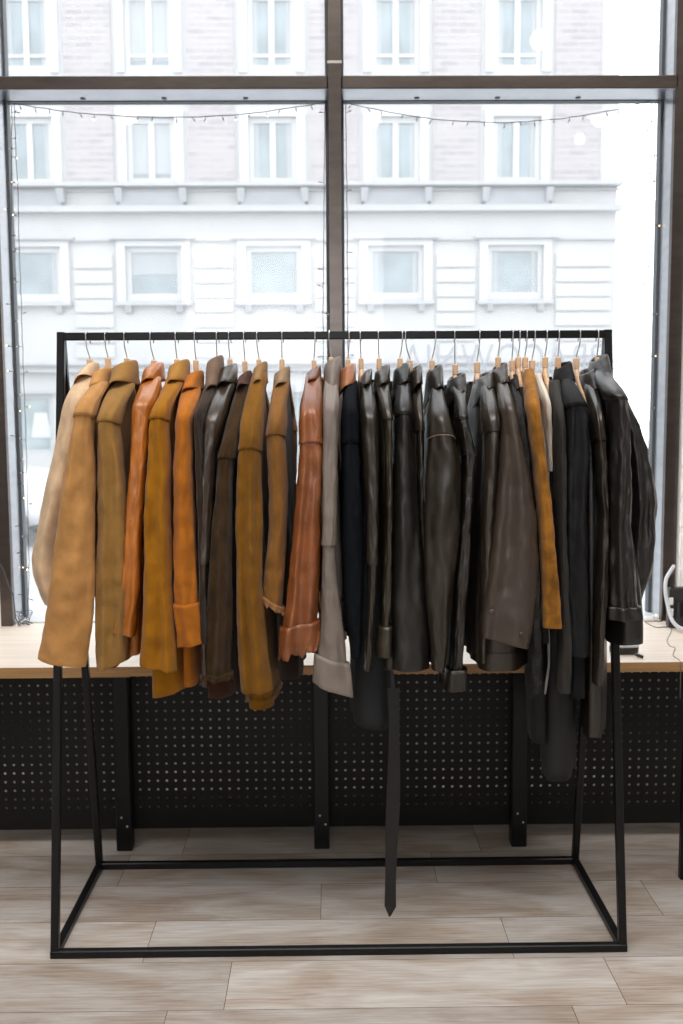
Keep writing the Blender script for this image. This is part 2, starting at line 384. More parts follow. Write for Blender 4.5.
# window rows: (v top, v bottom, half width)
rows_ = [(bz(-6), bz(70), 0.47), (bz(117), bz(183), 0.47), (bz(246), bz(298), 0.55)]
mb = MB()
def wall_with_holes(mb, xa, xb, z0, z1, holes, y0, y1):
    xs = sorted({xa, xb} | {h[0] for h in holes} | {h[1] for h in holes}); zs = sorted({z0, z1} | {h[2] for h in holes} | {h[3] for h in holes})
    for i in range(len(xs)-1):
        for j in range(len(zs)-1):
            mx, mz = (xs[i]+xs[i+1])/2, (zs[j]+zs[j+1])/2
            if any(h[0] < mx < h[1] and h[2] < mz < h[3] for h in holes): continue
            mb.box(xs[i], xs[i+1], y0, y1, zs[j], zs[j+1])
holes = [(c-hw, c+hw, zb, zt) for (zt, zb, hw) in rows_ for c in cols+[-8.16, -10.52]]
SHOP = (at(16, 395, BY).x-3.2, at(52, 395, BY).x, bz(452), bz(393))
shops = [SHOP] + [(c-1.0, c+1.0, bz(470), bz(393)) for c in (-3.44, -1.08, 1.32, 3.68)]
wall_with_holes(mb, XA, XB, -0.12, TOP, holes+shops, BY, BY+0.35)
mb.build('facade_wall', stone, bld)
mb = MB()   # brick fields between the windows of the upper floors
xs = [-10.52, -8.16]+cols
for zt, zb in ((TOP, bz(80)), (bz(92), bz(184))):
    for i in range(len(xs)):
        x0 = xs[i]+0.72; x1 = (xs[i+1]-0.72) if i < len(xs)-1 else XB-0.35
        mb.box(x0, x1, BY-0.03, BY, zb, zt)
build_split(mb, 'brick_panel', brick, bld)
mb = MB()
for v0, v1, d in ((184, 188, 0.28), (190, 191.5, 0.1), (207, 213, 0.22), (239, 241, 0.08), (84, 90, 0.15), (361, 364, 0.12), (369, 371, 0.2), (390, 392, 0.1)):
    mb.box(XA, XB+0.05, BY-d, BY, bz(v1), bz(v0))
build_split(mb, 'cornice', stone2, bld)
mb = MB()
for v0, v1 in ((192, 206),):
    for i in range(len(xs)):
        x0 = xs[i]-0.62; mb.box(x0, x0+1.24, BY-0.12, BY, bz(v1), bz(v0))
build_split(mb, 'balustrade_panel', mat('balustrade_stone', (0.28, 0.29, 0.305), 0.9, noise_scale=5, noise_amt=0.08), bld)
mb = MB()
for c in xs:
    for s in (-1, 1):
        x = c+s*0.62
        mb.loft([[(x-0.07, BY, bz(190)), (x+0.07, BY, bz(190)), (x+0.07, BY-0.26, bz(190)), (x-0.07, BY-0.26, bz(190))], [(x-0.07, BY, bz(197)), (x+0.07, BY, bz(197)), (x+0.07, BY-0.2, bz(196)), (x-0.07, BY-0.2, bz(196))], [(x-0.06, BY, bz(204)), (x+0.06, BY, bz(204)), (x+0.06, BY-0.14, bz(203)), (x-0.06, BY-0.14, bz(203))]], True, True)
        x = c+s*0.5
        mb.loft([[(x-0.07, BY, bz(303)), (x+0.07, BY, bz(303)), (x+0.07, BY-0.16, bz(303)), (x-0.07, BY-0.16, bz(303))], [(x-0.06, BY, bz(313)), (x+0.06, BY, bz(313)), (x+0.06, BY-0.08, bz(312)), (x-0.06, BY-0.08, bz(312))]], True, True)
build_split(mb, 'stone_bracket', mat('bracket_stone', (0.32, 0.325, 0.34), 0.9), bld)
mb = MB()
for v in (255, 270, 285, 299, 314, 329, 344):   # rustication grooves as raised courses between
    for i in range(len(xs)):
        x0 = xs[i]+0.80; x1 = (xs[i+1]-0.80) if i < len(xs)-1 else XB-0.1
        mb.box(x0, x1, BY-0.05, BY, bz(v+12.6), bz(v))
build_split(mb, 'stone_course', stone, bld)
wf = mat('white_window_paint', (0.47, 0.475, 0.48), 0.5); 
glass_far = mat('far_window_glass', (0.215, 0.255, 0.275), 0.15, spec=0.6, noise_scale=1.6, noise_amt=0.22)
curt = mat('pale_curtain', (0.33, 0.35, 0.36), 0.8, noise_scale=8, noise_amt=0.08, stretch=(6, 1, 0.3))
for r, (zt, zb, hw) in enumerate(rows_):
    for c in cols+[-8.16, -10.52]:
        m = MB(); y = BY+0.10; t = 0.10
        m.box(c-hw, c-hw+t, y-0.05, y+0.05, zb, zt); m.box(c+hw-t, c+hw, y-0.05, y+0.05, zb, zt); m.box(c-hw+t, c+hw-t, y-0.05, y+0.05, zb, zb+t); m.box(c-hw+t, c+hw-t, y-0.05, y+0.05, zt-t, zt)
        if r < 2: m.box(c-0.055, c+0.055, y-0.045, y+0.045, zb+t, zt-t)
        if r == 0: m.box(c-hw+t, c+hw-t, y-0.04, y+0.04, bz(56), bz(53))
        # surround
        m.box(c-hw-0.16, c-hw-0.0, BY-0.07, BY+0.02, zb-0.05, zt); m.box(c+hw, c+hw+0.16, BY-0.07, BY+0.02, zb-0.05, zt); m.box(c-hw-0.17, c+hw+0.17, BY-0.075, BY+0.021, zt, zt+0.12)
        f = m.build('window', wf, bld)
        if r == 2:
            h = MB(); h.box(c-hw-0.28, c+hw+0.28, BY-0.18, BY, zt+0.12, zt+0.17); h.box(c-hw-0.2, c+hw+0.2, BY-0.16, BY, zb-0.14, zb-0.06); build_split(h, 'window_ledge', stone2, f)
        g_ = MB(); g_.box(c-hw+t, c+hw-t, y+0.0, y+0.02, zb+t, zt-t); g_.build('pane', glass_far, f)
        cv = MB()
        if r == 2 and c == -3.44: cv.box(c-hw+t, c+hw-t, y-0.01, y, (zt+zb)/2-0.02, zt-t)
        elif r < 2 and c in (-3.44,): cv.box(c-hw+t, c+hw-t, y-0.01, y, zb+t+0.1, zt-t)
        elif r < 2 or c != -1.08:
            for s in (-1, 1): cv.box(c+s*hw*0.70-0.05, c+s*hw*0.70+0.05, y-0.01, y, zb+t, zt-t)
        if cv.v: build_split(cv, 'curtain', curt, f)
for k, (xa, xb, za, zb_) in enumerate(shops):
    m = MB(); y = BY+0.1; t = 0.08
    m.box(xa, xa+t, y-0.05, y+0.05, za, zb_); m.box(xb-t, xb, y-0.05, y+0.05, za, zb_); m.box(xa+t, xb-t, y-0.05, y+0.05, za, za+t); m.box(xa+t, xb-t, y-0.05, y+0.05, zb_-t, zb_)
    f = m.build('shop_window', mat('grey_shopfront_frame', (0.36, 0.38, 0.39), 0.5), bld)
    g_ = MB(); g_.box(xa+t, xb-t, y, y+0.02, za+t, zb_-t); g_.build('pane', mat('shopfront_glass', (0.24, 0.29, 0.30), 0.15, noise_scale=2.5, noise_amt=0.3), f)
    if k == 0:
        px = at(40, 420, BY).x
        d = MB(); d.loft([[(px+0.2*s, BY+0.09+0.02*q, bz(436)) for s, q in ((-1, -1), (1, -1), (1, 1), (-1, 1))], [(px+0.13*s, BY+0.09+0.02*q, bz(411)) for s, q in ((-1, -1), (1, -1), (1, 1), (-1, 1))]], True, True)
        d.build('white_poster', wf, f)

# car parked outside, left
def car(xc, yc, zc):
    t = thing('car', 'white car parked across the street, left of the rack', 'car', (xc, yc, zc))
    m = MB(); secs = []
    prof = [(-2.1, .45, .80, .70), (-1.9, .30, .95, .80), (-1.2, .25, 1.00, .86), (-0.4, .22, 1.02, .88), (0.6, .22, 1.0, .88), (1.5, .25, .92, .86), (2.0, .32, .78, .78), (2.15, .42, .68, .66)]
    for x, z0, z1, hw in prof:
        secs.append([(xc+x, yc+s*hw*k, zc+z) for s, k, z in ((-1, .92, z0), (-1, 1, z0+0.15), (-1, 1, z1-0.12), (-1, .9, z1), (1, .9, z1), (1, 1, z1-0.12), (1, 1, z0+0.15), (1, .92, z0))])
    m.loft(secs, True, True); m.build('body', mat('white_car_paint', (0.6, 0.61, 0.63), 0.25, coat=0.5), t, True)
    m = MB(); secs = []
    for z, xa, xb, hw in ((0.95, -1.75, 0.95, 0.80), (1.25, -1.45, 0.45, 0.72), (1.42, -1.15, 0.05, 0.64)):
        secs.append([(xc+xa, yc-hw, zc+z), (xc+xb, yc-hw, zc+z), (xc+xb, yc+hw, zc+z), (xc+xa, yc+hw, zc+z)])
    m.loft(secs, False, True); m.build('cabin_windows', mat('car_glass', (0.30, 0.34, 0.37), 0.1), t)
    for sx in (-1.35, 1.35):
        for sy in (-0.84, 0.84):
            m = MB(); m.tube([(xc+sx, yc+sy-0.1, zc+0.32), (xc+sx, yc+sy-0.09, zc+0.32), (xc+sx, yc+sy+0.09, zc+0.32), (xc+sx, yc+sy+0.1, zc+0.32)], [0.26, 0.32, 0.32, 0.26], 20); m.build('wheel', mat('tyre', (0.12, 0.12, 0.13), 0.8), t)
    for sy in (-0.6, 0.6):
        m = MB(); m.box(xc+1.98, xc+2.17, yc+sy-0.14, yc+sy+0.14, zc+0.55, zc+0.75, 0, 0.02); m.build('tail_light', mat('red_lens', (0.55, 0.05, 0.05), 0.3), t)
pc = at(22, 500, 13.2); car(pc.x-1.35, 13.2, -0.25)

def vinyl():
    if 'vinyl' in MATS: return MATS['vinyl']
    m = bpy.data.materials.new('frosted_vinyl'); m.use_nodes = True; nt = m.node_tree; nt.nodes.clear()
    o_ = nt.nodes.new('ShaderNodeOutputMaterial'); a_ = nt.nodes.new('ShaderNodeBsdfTransparent'); b_ = nt.nodes.new('ShaderNodeBsdfTranslucent'); x_ = nt.nodes.new('ShaderNodeMixShader')
    b_.inputs[0].default_value = (0.42, 0.43, 0.46, 1); x_.inputs[0].default_value = 0.45
    nt.links.new(a_.outputs[0], x_.inputs[1]); nt.links.new(b_.outputs[0], x_.inputs[2]); nt.links.new(x_.outputs[0], o_.inputs[0]); MATS['vinyl'] = m; return m
# lettering on the glass, reversed as seen from inside
txt = bpy.data.curves.new('window_lettering', 'FONT'); txt.body = 'PRACOWNIA'; txt.size = 0.175; txt.extrude = 0.0004; txt.space_character = 1.12
to = bpy.data.objects.new('tmp_text', txt); COL.objects.link(to)
dg = bpy.context.evaluated_depsgraph_get(); me = bpy.data.meshes.new_from_object(to.evaluated_get(dg)); bpy.data.objects.remove(to)
vs = np.array([v.co[:] for v in me.vertices]); w_ = vs[:, 0].max()
pr, pl_ = at(606, 372, GY+0.004), at(402, 372, GY+0.004)
sx = (pr.x-pl_.x)/w_; sz = (at(500, 343, GY).z-at(500, 372, GY).z)/vs[:, 1].max()
for v in me.vertices:
    x, y, z = v.co; v.co = (pr.x-x*sx, GY+0.004+z, pr.z+y*sz)
me.materials.append(vinyl())
lo_ = bpy.data.objects.new('window_lettering', me); COL.objects.link(lo_)
tag(lo_, 'faint reversed vinyl lettering on the glass behind the rail, right half', 'lettering')
# arched vinyl ring on the right of the pane
mb = MB(); cc = at(678, 352, GY+0.004); R0 = cc.x-at(617, 352, GY).x
pts_o = []; pts_i = []
rg = []
for k in range(49):
    a_ = PI*0.5+PI*0.62*k/48; 
    if a_ > PI*1.06: break
    rg.append([(cc.x+(R0+d)*math.cos(a_), GY+0.004+e, cc.z+(R0*1.35+d)*math.sin(a_)) for d, e in ((-0.003, 0), (0.003, 0), (0.003, 0.0005), (-0.003, 0.0005))])
rg = [r for r in rg if r[0][0] < XR-0.02]
mb.loft(rg, True, True)
o = mb.build('window_ring_decal', vinyl()); tag(o, 'faint curved vinyl line on the glass right of the rack', 'decal')

# ------------------------------------------------------------------ ceiling lamps (their reflections show in the glass)
def globe_lamp(u, v, ylamp, r, label):
    p = at(u, v, 2*GY-ylamp); x, y, z = p.x, ylamp, p.z
    z = min(z, CEIL-0.2)
    t = thing('pendant_lamp', label, 'lamp', (x, y, CEIL), 'globe lamps behind the photographer')
    m = MB(); m.ball((x, y, z), r, n=20, m=12); m.build('globe', mat('lit_globe', (0.9, 0.9, 0.88), 0.4, emit=(1, 0.97, 0.92, 14)), t, True)
    m = MB(); m.tube([(x, y, CEIL), (x, y, z+r)], 0.006, 8); m.tube([(x, y, CEIL-0.02), (x, y, CEIL)], 0.05, 16); m.build('cord', black_metal, t)
for (u, v, yl, r, lab) in ((600, 117, -1.6, 0.085, 'round white globe lamp, reflected at the right end of the light string'), (128, 117, -1.6, 0.07, 'round white globe lamp, reflected in the left pane'),
                           (373, 120, -1.6, 0.07, 'round white globe lamp, reflected right beside the mullion'), (540, 40, 0.3, 0.07, 'round white globe lamp, reflected in the top right pane'),
                           (580, 139, -2.2, 0.05, 'small white globe lamp, reflected below the string\'s right end')):
    globe_lamp(u, v, yl, r, lab)

# ------------------------------------------------------------------ the rack
def px_floor(u, v): return onz(u, v, 0)
YF, YB_, YR = 2.503, 3.014, 2.759
ZR = 1.645
s = 0.021
FL, FR = Vector((-0.75, YF, s/2)), Vector((0.75, YF, s/2))
BL, BR = Vector((-0.75, YB_, s/2)), Vector((0.75, YB_, s/2))
TL, TR = Vector((-0.7466, YR, ZR-s/2)), Vector((0.7466, YR, ZR-s/2))
rk = thing('clothes_rack', 'black square-tube metal clothes rack holding all the jackets', 'clothes rack', (0, YR, 0))
def part_bar(name, a, b, w=s, h=s, up=Vector((0, 0, 1))):
    m = MB(); m.bar(a, b, w, h, up); return m.build(name, black_metal, rk)
ex = Vector((s/2, 0, 0)); ey = Vector((0, s/2, 0))
part_bar('top_rail', TL-ex, TR+ex)
part_bar('base_bar', FL-ex, FR+ex); part_bar('base_bar', BL-ex, BR+ex)
part_bar('base_bar', FL+ey, BL-ey); part_bar('base_bar', FR+ey, BR-ey)
for b_, t_ in ((FL, TL), (FR, TR), (BL, TL), (BR, TR)):
    part_bar('leg', b_, t_+Vector((0, 0, s/2)), s, s, Vector((0, 1, 0)))

# dark leg of the next display stand at the right edge
x_e = onz(679, 878, 0)
ds = thing('display_stand', 'black metal stand leg at the right edge of the photo', 'display stand', (x_e.x+0.25, x_e.y, 0))
m = MB(); m.bar((x_e.x+0.012, x_e.y, 0), (x_e.x+0.012, x_e.y, at(680, 700, x_e.y).z), 0.024, 0.024, Vector((0, 1, 0))); m.build('leg', black_metal, ds)
m = MB(); m.bar((x_e.x+0.5, x_e.y, 0), (x_e.x+0.5, x_e.y, at(680, 700, x_e.y).z), 0.024, 0.024, Vector((0, 1, 0))); m.build('leg', black_metal, ds)
m = MB(); zt = at(680, 700, x_e.y).z; m.box(x_e.x+0.0, x_e.x+0.512, x_e.y-0.012, x_e.y+0.012, zt-0.024, zt); m.build('top_bar', black_metal, ds)

# ------------------------------------------------------------------ garments
def smooth(x): x = max(0.0, min(1.0, x)); return x*x*(3-2*x)
def lerp(a, b, t): return a+(b-a)*t
NA = 44
class Sleeve:
    """near sleeve and shoulder, neck to cuff: centre, half width and half thickness at every row"""
    def __init__(s, J):
        s.J = J; r = list(J['rows']); r = [(r[0][0]-5, r[0][1]+1.5, r[0][2]-1.5)]+r if not J.get('_far') else r; s.v = [a[0] for a in r]; s.L = [a[1] for a in r]; s.R = [a[2] for a in r]
        s.v0, s.v1 = s.v[0], s.v[-1]; s.vs = J.get('vs', s.v0+32); s.Ysh = YR-0.225+J.get('dy', 0); s.Yn = YR-0.075+J.get('dy', 0)*0.5
        fine = np.linspace(s.v0, s.v1, 400); L = np.interp(fine, s.v, s.L); R = np.interp(fine, s.v, s.R)
        k = np.hanning(23); k /= k.sum(); pad = lambda a: np.convolve(np.concatenate([np.full(11, a[0])-(np.arange(11, 0, -1))*(a[1]-a[0]), a, np.full(11, a[-1])+np.arange(1, 12)*(a[-1]-a[-2])]), k, 'valid')
        s.fv, s.fL, s.fR = fine, pad(L), pad(R)
        rnd = random.Random(int(J['hook']*13)); s.ph = [rnd.uniform(0, 6.28) for _ in range(6)]; s.seed = rnd.uniform(0, 50)
        s.npl = J.get('pleats', 2)
    def Y(s, v):
        a = max(0, min(1, (v-s.v0)/(s.vs-s.v0))); t = (v-s.v0)/(s.v1-s.v0)
        return s.Yn+(s.Ysh-s.Yn)*math.sin(a*PI/2) - 0.012*math.sin(PI*min(1, t)) 
    def b(s, v):
        a = max(0, min(1, (v-s.v0)/(s.vs-s.v0))); t = (v-s.v0)/(s.v1-s.v0)
        return lerp(lerp(0.03, 0.052, smooth(a)), s.J.get('bc', 0.034), smooth(t))
    def frame(s, v):
        L, R = float(np.interp(v, s.fv, s.fL)), float(np.interp(v, s.fv, s.fR)); Y = s.Y(v)
        a, c = at(L, v, Y), at(R, v, Y); return (a+c)/2, (c-a).length/2, s.b(v)
    def ring(s, v, off=0.0, shrink=0.0, tilt=True, plain=1.0, dz=0.0):
        c, a, b = s.frame(v); J = s.J; t = (v-s.v0)/(s.v1-s.v0); out = []
        vL, vR = J.get('bot', (s.v1, s.v1)); tl = (vR-vL)/2/375.0*smooth((t-0.72)/0.28) if tilt else 0
        amp = min(1.7*J.get('fold', 0.010), 0.30*a)*smooth((v-s.v0)/50)*plain; npl = min(s.npl, a*2/0.045)*(0.75 if a < 0.03 else 1)
        for i in range(NA):
            th = 2*PI*i/NA; cs, sn = math.cos(th), math.sin(th)
            e = 0.82; x = math.copysign(abs(cs)**e, cs); y = math.copysign(abs(sn)**e, sn)
            # pleats run down the cloth and drift slowly
            ph = s.ph[0]+0.9*math.sin(t*2.3+s.ph[1])
            f = 0.7*math.cos(PI*npl*x+ph+0.7*noise.noise(Vector((s.seed, 0, c.z*4))))+0.25*math.cos(PI*(npl*1.6)*x+s.ph[2]+2.0*t)
            n = noise.noise(Vector((x*1.6+s.seed, y*0.8, c.z*7.0)))
            n2 = noise.noise(Vector((x*3+s.seed*2, y*2, c.z*26.0)))
            n3 = noise.noise(Vector((s.seed, cs*0.8, c.z*13.0)))
            wr = J.get('wrinkle', 0.005)*plain
            d = amp*f+amp*0.8*n+wr*(n2+0.8*n3)
            edge = 1-0.82*abs(cs)**3
            yy = b*y*(1-shrink*0.8)+ (d*edge+off)*(-1 if sn < 0 else 1) * (1 if abs(sn) > 0.02 else abs(sn)*40)
            xx = a*x*(1-shrink)+off*cs+wr*0.5*n2*cs+0.003*plain*n*cs
            out.append(Vector((c.x+xx, c.y+yy, c.z-tl*cs+dz-0.30*a*cs*cs*math.exp(-((v-s.vs-4)/38)**2))))
        return out
    def mesh(s, va, vb, off=0.0, cap_top=True, frill=0.0, seams=()):
        m = MB(); n = max(6, int((vb-va)/3.2)); vs = list(np.linspace(va, vb, n))
        for q in seams: vs += [q-0.6, q-0.15, q+0.3, q+0.7]
        vs = sorted(vs); rings = []
        step = 0.0
        for v in vs:
            st = sum(0.0035 for q in seams if v > q); gr = sum(-0.003 for q in seams if abs(v-q) < 0.4)
            r = s.ring(v, off-st+gr if False else off+st*-1+gr)
            if frill:
                for i, p in enumerate(r):
                    kx = smooth((v-va)/(vb-va)); p += Vector((0, -0.006*kx*math.sin(i*1.9+v*0.3), frill*kx*(math.sin(i*1.3+s.ph[3])+0.7*math.sin(i*2.9+s.ph[4]))))
            rings.append(r)
        outer = list(rings)
        # turned hem and the inside of the opening
        for bk, sc_, dz in ((0, 0.985, -0.0015), (0, 0.93, 0.0), (0, 0.88, 0.004), (3, 0.84, 0), (7, 0.80, 0)):
            last = outer[max(0, len(outer)-1-bk)]; c = sum(last, Vector())/len(last)
            rings.append([Vector((c.x+(p.x-c.x)*sc_, c.y+(p.y-c.y)*sc_, p.z+dz)) for p in last])
        m.loft(rings, cap_top, True)
        return m

def mirrored(mb, hx):
    m = MB(); m.v = [(2*hx-x, 2*YR-y, z) for x, y, z in mb.v]; m.f = list(mb.f); m.mi = list(mb.mi); return m

def make_garment(J):
    S = Sleeve(J); hu = J['hook']; hx = at(hu, 331, YR).x
    t = thing(J['name'], J['label'], J['cat'], (hx, YR, at(hu, J['col'][3] if J.get('col') else 380, YR).z), 'jackets and coats hanging on the rack')
    M1 = J['mat']; M2 = J.get('cmat', M1)
    cuff = J.get('cuff'); end = cuff+2 if cuff else S.v1
    seams = [q for q in J.get('seams', []) if q < end]
    sl = S.mesh(S.v0, end, seams=seams); sl.build('sleeve', M1, t, True)
    if J.get('far'):
        K = dict(J); K['_far'] = 1; K['rows'] = J['far']; K['dy'] = J.get('fdy', 0.3); K['bot'] = (J['far'][-1][0],)*2; SF = Sleeve(K); SF.Yn = SF.Ysh-0.03; SF.mesh(SF.v0, SF.v1).build('sleeve', M1, t, True)
    else:
        mirrored(sl, hx).build('sleeve', M1, t, True)
    if cuff:
        q = S.mesh(cuff, S.v1, 0.004, frill=J.get('frill', 0.0)); q.build('cuff', J.get('cuffmat', M1), t, True)
        if not J.get('far'): mirrored(q, hx).build('cuff', J.get('cuffmat', M1), t, True)
    for q in seams:    # stitched seam standing on the cloth
        r = S.ring(q+0.2, -0.001); m = MB(); m.tube([p for p in r[NA//2:]]+[r[0]], 0.0011, 6); m.build('seam', J.get('seammat', M1), t, True)
    # --- body
    cs = S.frame(S.vs+6)[0]; zs = at(J['hook'], S.vs+4, S.Ysh).z; zn = at(hu, S.v0+4, YR-0.03).z
    bx = J.get('body'); 
    if bx: hv, ul, ur = bx; pL, pR = at(ul, hv, YR-0.2), at(ur, hv, YR-0.2); xb = (pL.x+pR.x)/2; tb = (pR.x-pL.x)/2; zb = pL.z
    else: hv = J.get('bv', S.v1-18); pL = at(S.frame(S.v1-20)[0].x and hu, hv, YR-0.2); zb = pL.z; xb = lerp(S.frame((S.v0+S.v1)/2)[0].x, hx, 0.35); tb = 0.022
    sd = S.seed; rings = []; NB = 56
    zz = sorted(set([zn, zn-0.012] + list(np.linspace(zn-0.02, zs-0.05, 7)) + list(np.linspace(zs-0.07, zb, 26))), reverse=True)
    for z in zz:
        k = (zn-z)/(zn-(zs-0.02)); tt = max(0, (zs-z)/(zs-zb))
        hl = lerp(0.05, 0.185, math.sin(min(1, k)*PI/2)**1.1) if k < 1 else lerp(0.185, 0.195+J.get('flare', 0), smooth(tt*1.2))
        th = lerp(0.014, 0.024, min(1, k)) if k < 1 else lerp(0.024, tb, smooth(tt))
        xn = lerp(hx, lerp(hx, cs.x, 0.85), min(1, k)) if k < 1 else lerp(lerp(hx, cs.x, 0.85), xb, smooth(tt)); xf = hx-(lerp(hx, cs.x, 0.85)-hx)*0.9*min(1, k)
        if J.get('align'): xf = lerp(xf, xn*(1+0.38/2.57)+0.19*(xn-hx)*0, smooth(tt*1.6))
        r = []
        for i in range(NB):
            a = 2*PI*i/NB; c_, s_ = math.cos(a), math.sin(a)
            l = math.copysign(abs(s_)**0.9, s_); w_ = math.copysign(abs(c_)**0.55, c_)
            n = noise.noise(Vector((l*3.2+sd, c_*0.7, z*2.2))); f = 0.5*math.sin(l*9+sd+1.2*tt)+0.5*math.sin(l*15+sd*2)
            amp = 0.006*smooth(tt*2)
            x = lerp(xn, xf, (l+1)/2)+th*w_*(1+0.15*n)+amp*f*(0.5+0.5*abs(c_))+0.006*n*smooth(tt)
            r.append(Vector((x, YR+hl*l+0.006*n*smooth(tt*3), z+(0.008*n if z < zb+0.03 else 0)+J.get('htilt', 0)*smooth((tt-0.7)/0.3)*w_)))
        rings.append(r)
    last = rings[-1]; c = sum(last, Vector())/len(last)
    for sc_, dz in ((0.97, -0.001), (0.90, 0.002), (0.84, 0.03), (0.70, 0.07)): rings.append([Vector((c.x+(p.x-c.x)*sc_, c.y+(p.y-c.y)*(0.5+0.5*sc_), p.z+dz)) for p in last])
    m = MB(); m.loft(rings, True, True); m.build('body', J.get('bmat', M1), t, True)
    if J.get('band'):     # ribbed or turned hem band round the body
        n_ = J['band']; src = [r for r in rings[:len(zz)] if r[0].z < zb+n_]; rr = []
        for q, r in enumerate(src):
            c2 = sum(r, Vector())/len(r); o_ = 0.0045+0.0015*math.sin(q*2.1)
            rr.append([p+Vector(((p.x-c2.x), (p.y-c2.y)*0.2, 0)).normalized()*o_ for p in r])
        if len(rr) > 1: m = MB(); m.loft(rr, False, False); m.build('hem_band', J.get('bandmat', M1), t, True)
    # --- collar: stands up round the neck, folds over and comes down outside
    if J.get('col'):
        uL, uR, vT, vB = J['col']; Yc = YR-0.055; pL, pR, = at(uL, vT, Yc), at(uR, vT, Yc); cx = (pL.x+pR.x)/2; rx = (pR.x-pL.x)/2; zT = at(uL, vT, Yc).z; zB = at(uL, vB, YR-0.11).z
        dr = J.get('cdir', 1); ry = 0.066; drop = J.get('cdrop', 0.016); H = zT-zB
        prof = ((0.55, -0.9, 0), (0.60, -0.45, 0), (0.66, -0.10, 0), (0.72, -0.02, 0), (0.80, 0.0, 0), (0.89, -0.02, 0), (0.97, -0.10, 0), (1.03, -0.28, .2), (1.06, -0.5, .5), (1.12, -0.78, .8), (1.20, -0.98, 1), (1.19, -1.05, 1), (1.10, -1.02, 1), (1.02, -0.8, .8), (0.95, -0.5, .4))
        NC = 40; rg = []
        for k in range(NC):
            a = 2*PI*k/NC; c_, s_ = math.cos(a), math.sin(a); up = c_*dr
            zt = zT-drop*1.25*((1-up)/2)**2-0.005*max(0, -s_)**2
            lp = J.get('lapel', 0.030)*max(0, -up)**2; arch = 1-0.22*max(0, -s_)**2
            row = []
            for (q, h, fl) in prof:
                n = noise.noise(Vector((c_*1.5+S.seed, s_*1.5, h*2)))
                r_ = 1+0.10*n*fl
                row.append(Vector((cx+rx*0.92*q*r_*c_-0.004*dr*fl, Yc+0.012+ry*(q*0.95)*r_*s_-0.044*fl*max(0, -s_), zt+h*(H-drop*0.4)*(arch if fl > 0 else 1)+0.004*n*fl-lp*fl)))
            rg.append(row)
        m = MB(); vs = [p for r in rg for p in r]; P = len(prof); fs = []
        for k in range(NC):
            for q in range(P):
                fs.append((k*P+q, ((k+1) % NC)*P+q, ((k+1) % NC)*P+(q+1) % P, k*P+(q+1) % P))
        m.add(vs, fs); m.build('collar', M2, t, True)
    for (bu, bv, br) in J.get('buttons', []):
        c, a, b = S.frame(bv); p = at(bu, bv, c.y-b-0.006); m = MB(); m.tube([p+Vector((0, 0.004, 0)), p, p-Vector((0, 0.002, 0)), p-Vector((0, 0.0035, 0))], [br, br, br*0.85, br*0.5], 14); m.build('button', J.get('btnmat', mat('dark_horn_button', (0.05, 0.04, 0.03), 0.3)), t, True)
    # --- the hanger it hangs from
    hv0 = J.get('hv', 357); stem = at(hu+J.get('lean', 0), hv0, YR)
    yaw = (cs.x-hx)/(0.22)*0.55
    h = thing('clothes_hanger', J['hlabel'], 'clothes hanger', (hx, YR, stem.z), 'clothes hangers on the rail')
    m = MB(); rings = []
    for k in range(25):
        q = -1+2*k/24; a_ = abs(q); z = stem.z-0.034-0.112*a_**0.8; hh = lerp(0.016, 0.010, a_); wx = 0.0068+0.002*a_
        if a_ < 0.12: hh = lerp(0.026, 0.016, a_/0.12)
        if k in (0, 24): hh *= 0.55; wx *= 0.6
        yy = YR+0.175*q; xx = stem.x-yaw*0.175*q
        rings.append([(xx+wx*math.cos(a), yy, z+hh*math.sin(a)*(1 if math.sin(a) > 0 else 0.6)) for a in [2*PI*j/12 for j in range(12)]])
    m.loft(rings, True, True); m.build('wooden_arm', hanger_wood, h, True)
    m = MB(); m.box(stem.x-0.0065, stem.x+0.0065, YR-0.013, YR+0.013, stem.z-0.028, stem.z+0.002, 0, 0.002); m.build('wooden_neck', hanger_wood, h)
    top = Vector((hx, YR, ZR)); pts = [Vector((stem.x, YR, stem.z-0.01)), Vector((stem.x, YR, stem.z+0.008))]
    zlow = ZR-s; rr = 0.0175
    pts += [Vector((lerp(stem.x, hx, 0.35), YR-0.004, lerp(stem.z, zlow, 0.3))), Vector((lerp(stem.x, hx, 0.75), YR-0.014, lerp(stem.z, zlow, 0.6))), Vector((hx, YR-rr, zlow+0.001))]
    for k in range(9):
        a = PI-PI*k/8; pts.append(Vector((hx+0.0015*k/8, YR+rr*math.cos(a), ZR-0.006+0.009*math.sin(a))))
    pts.append(Vector((hx+0.003, YR+rr, ZR-0.02))); pts.append(Vector((hx+0.003, YR+rr+0.004, ZR-0.027)))
    m = MB(); m.tube(pts, 0.0016, 8); m.build('hook', hook_metal, h, True)
    return t

def leather(n, c, r=0.42, b=0.25, amt=0.22, spec=0.5): return mat(n, (c[0]*0.42, c[1]*0.39, c[2]*0.36) if max(c) < 0.13 else c, r, spec=spec, noise_scale=9, noise_amt=amt, bump=b, bump_scale=160, coat=0.42)
def suede(n, c, amt=0.16): return mat(n, c, 0.9, spec=0.15, noise_scale=22, noise_amt=amt, bump=0.35, bump_scale=420, sheen=0.12)

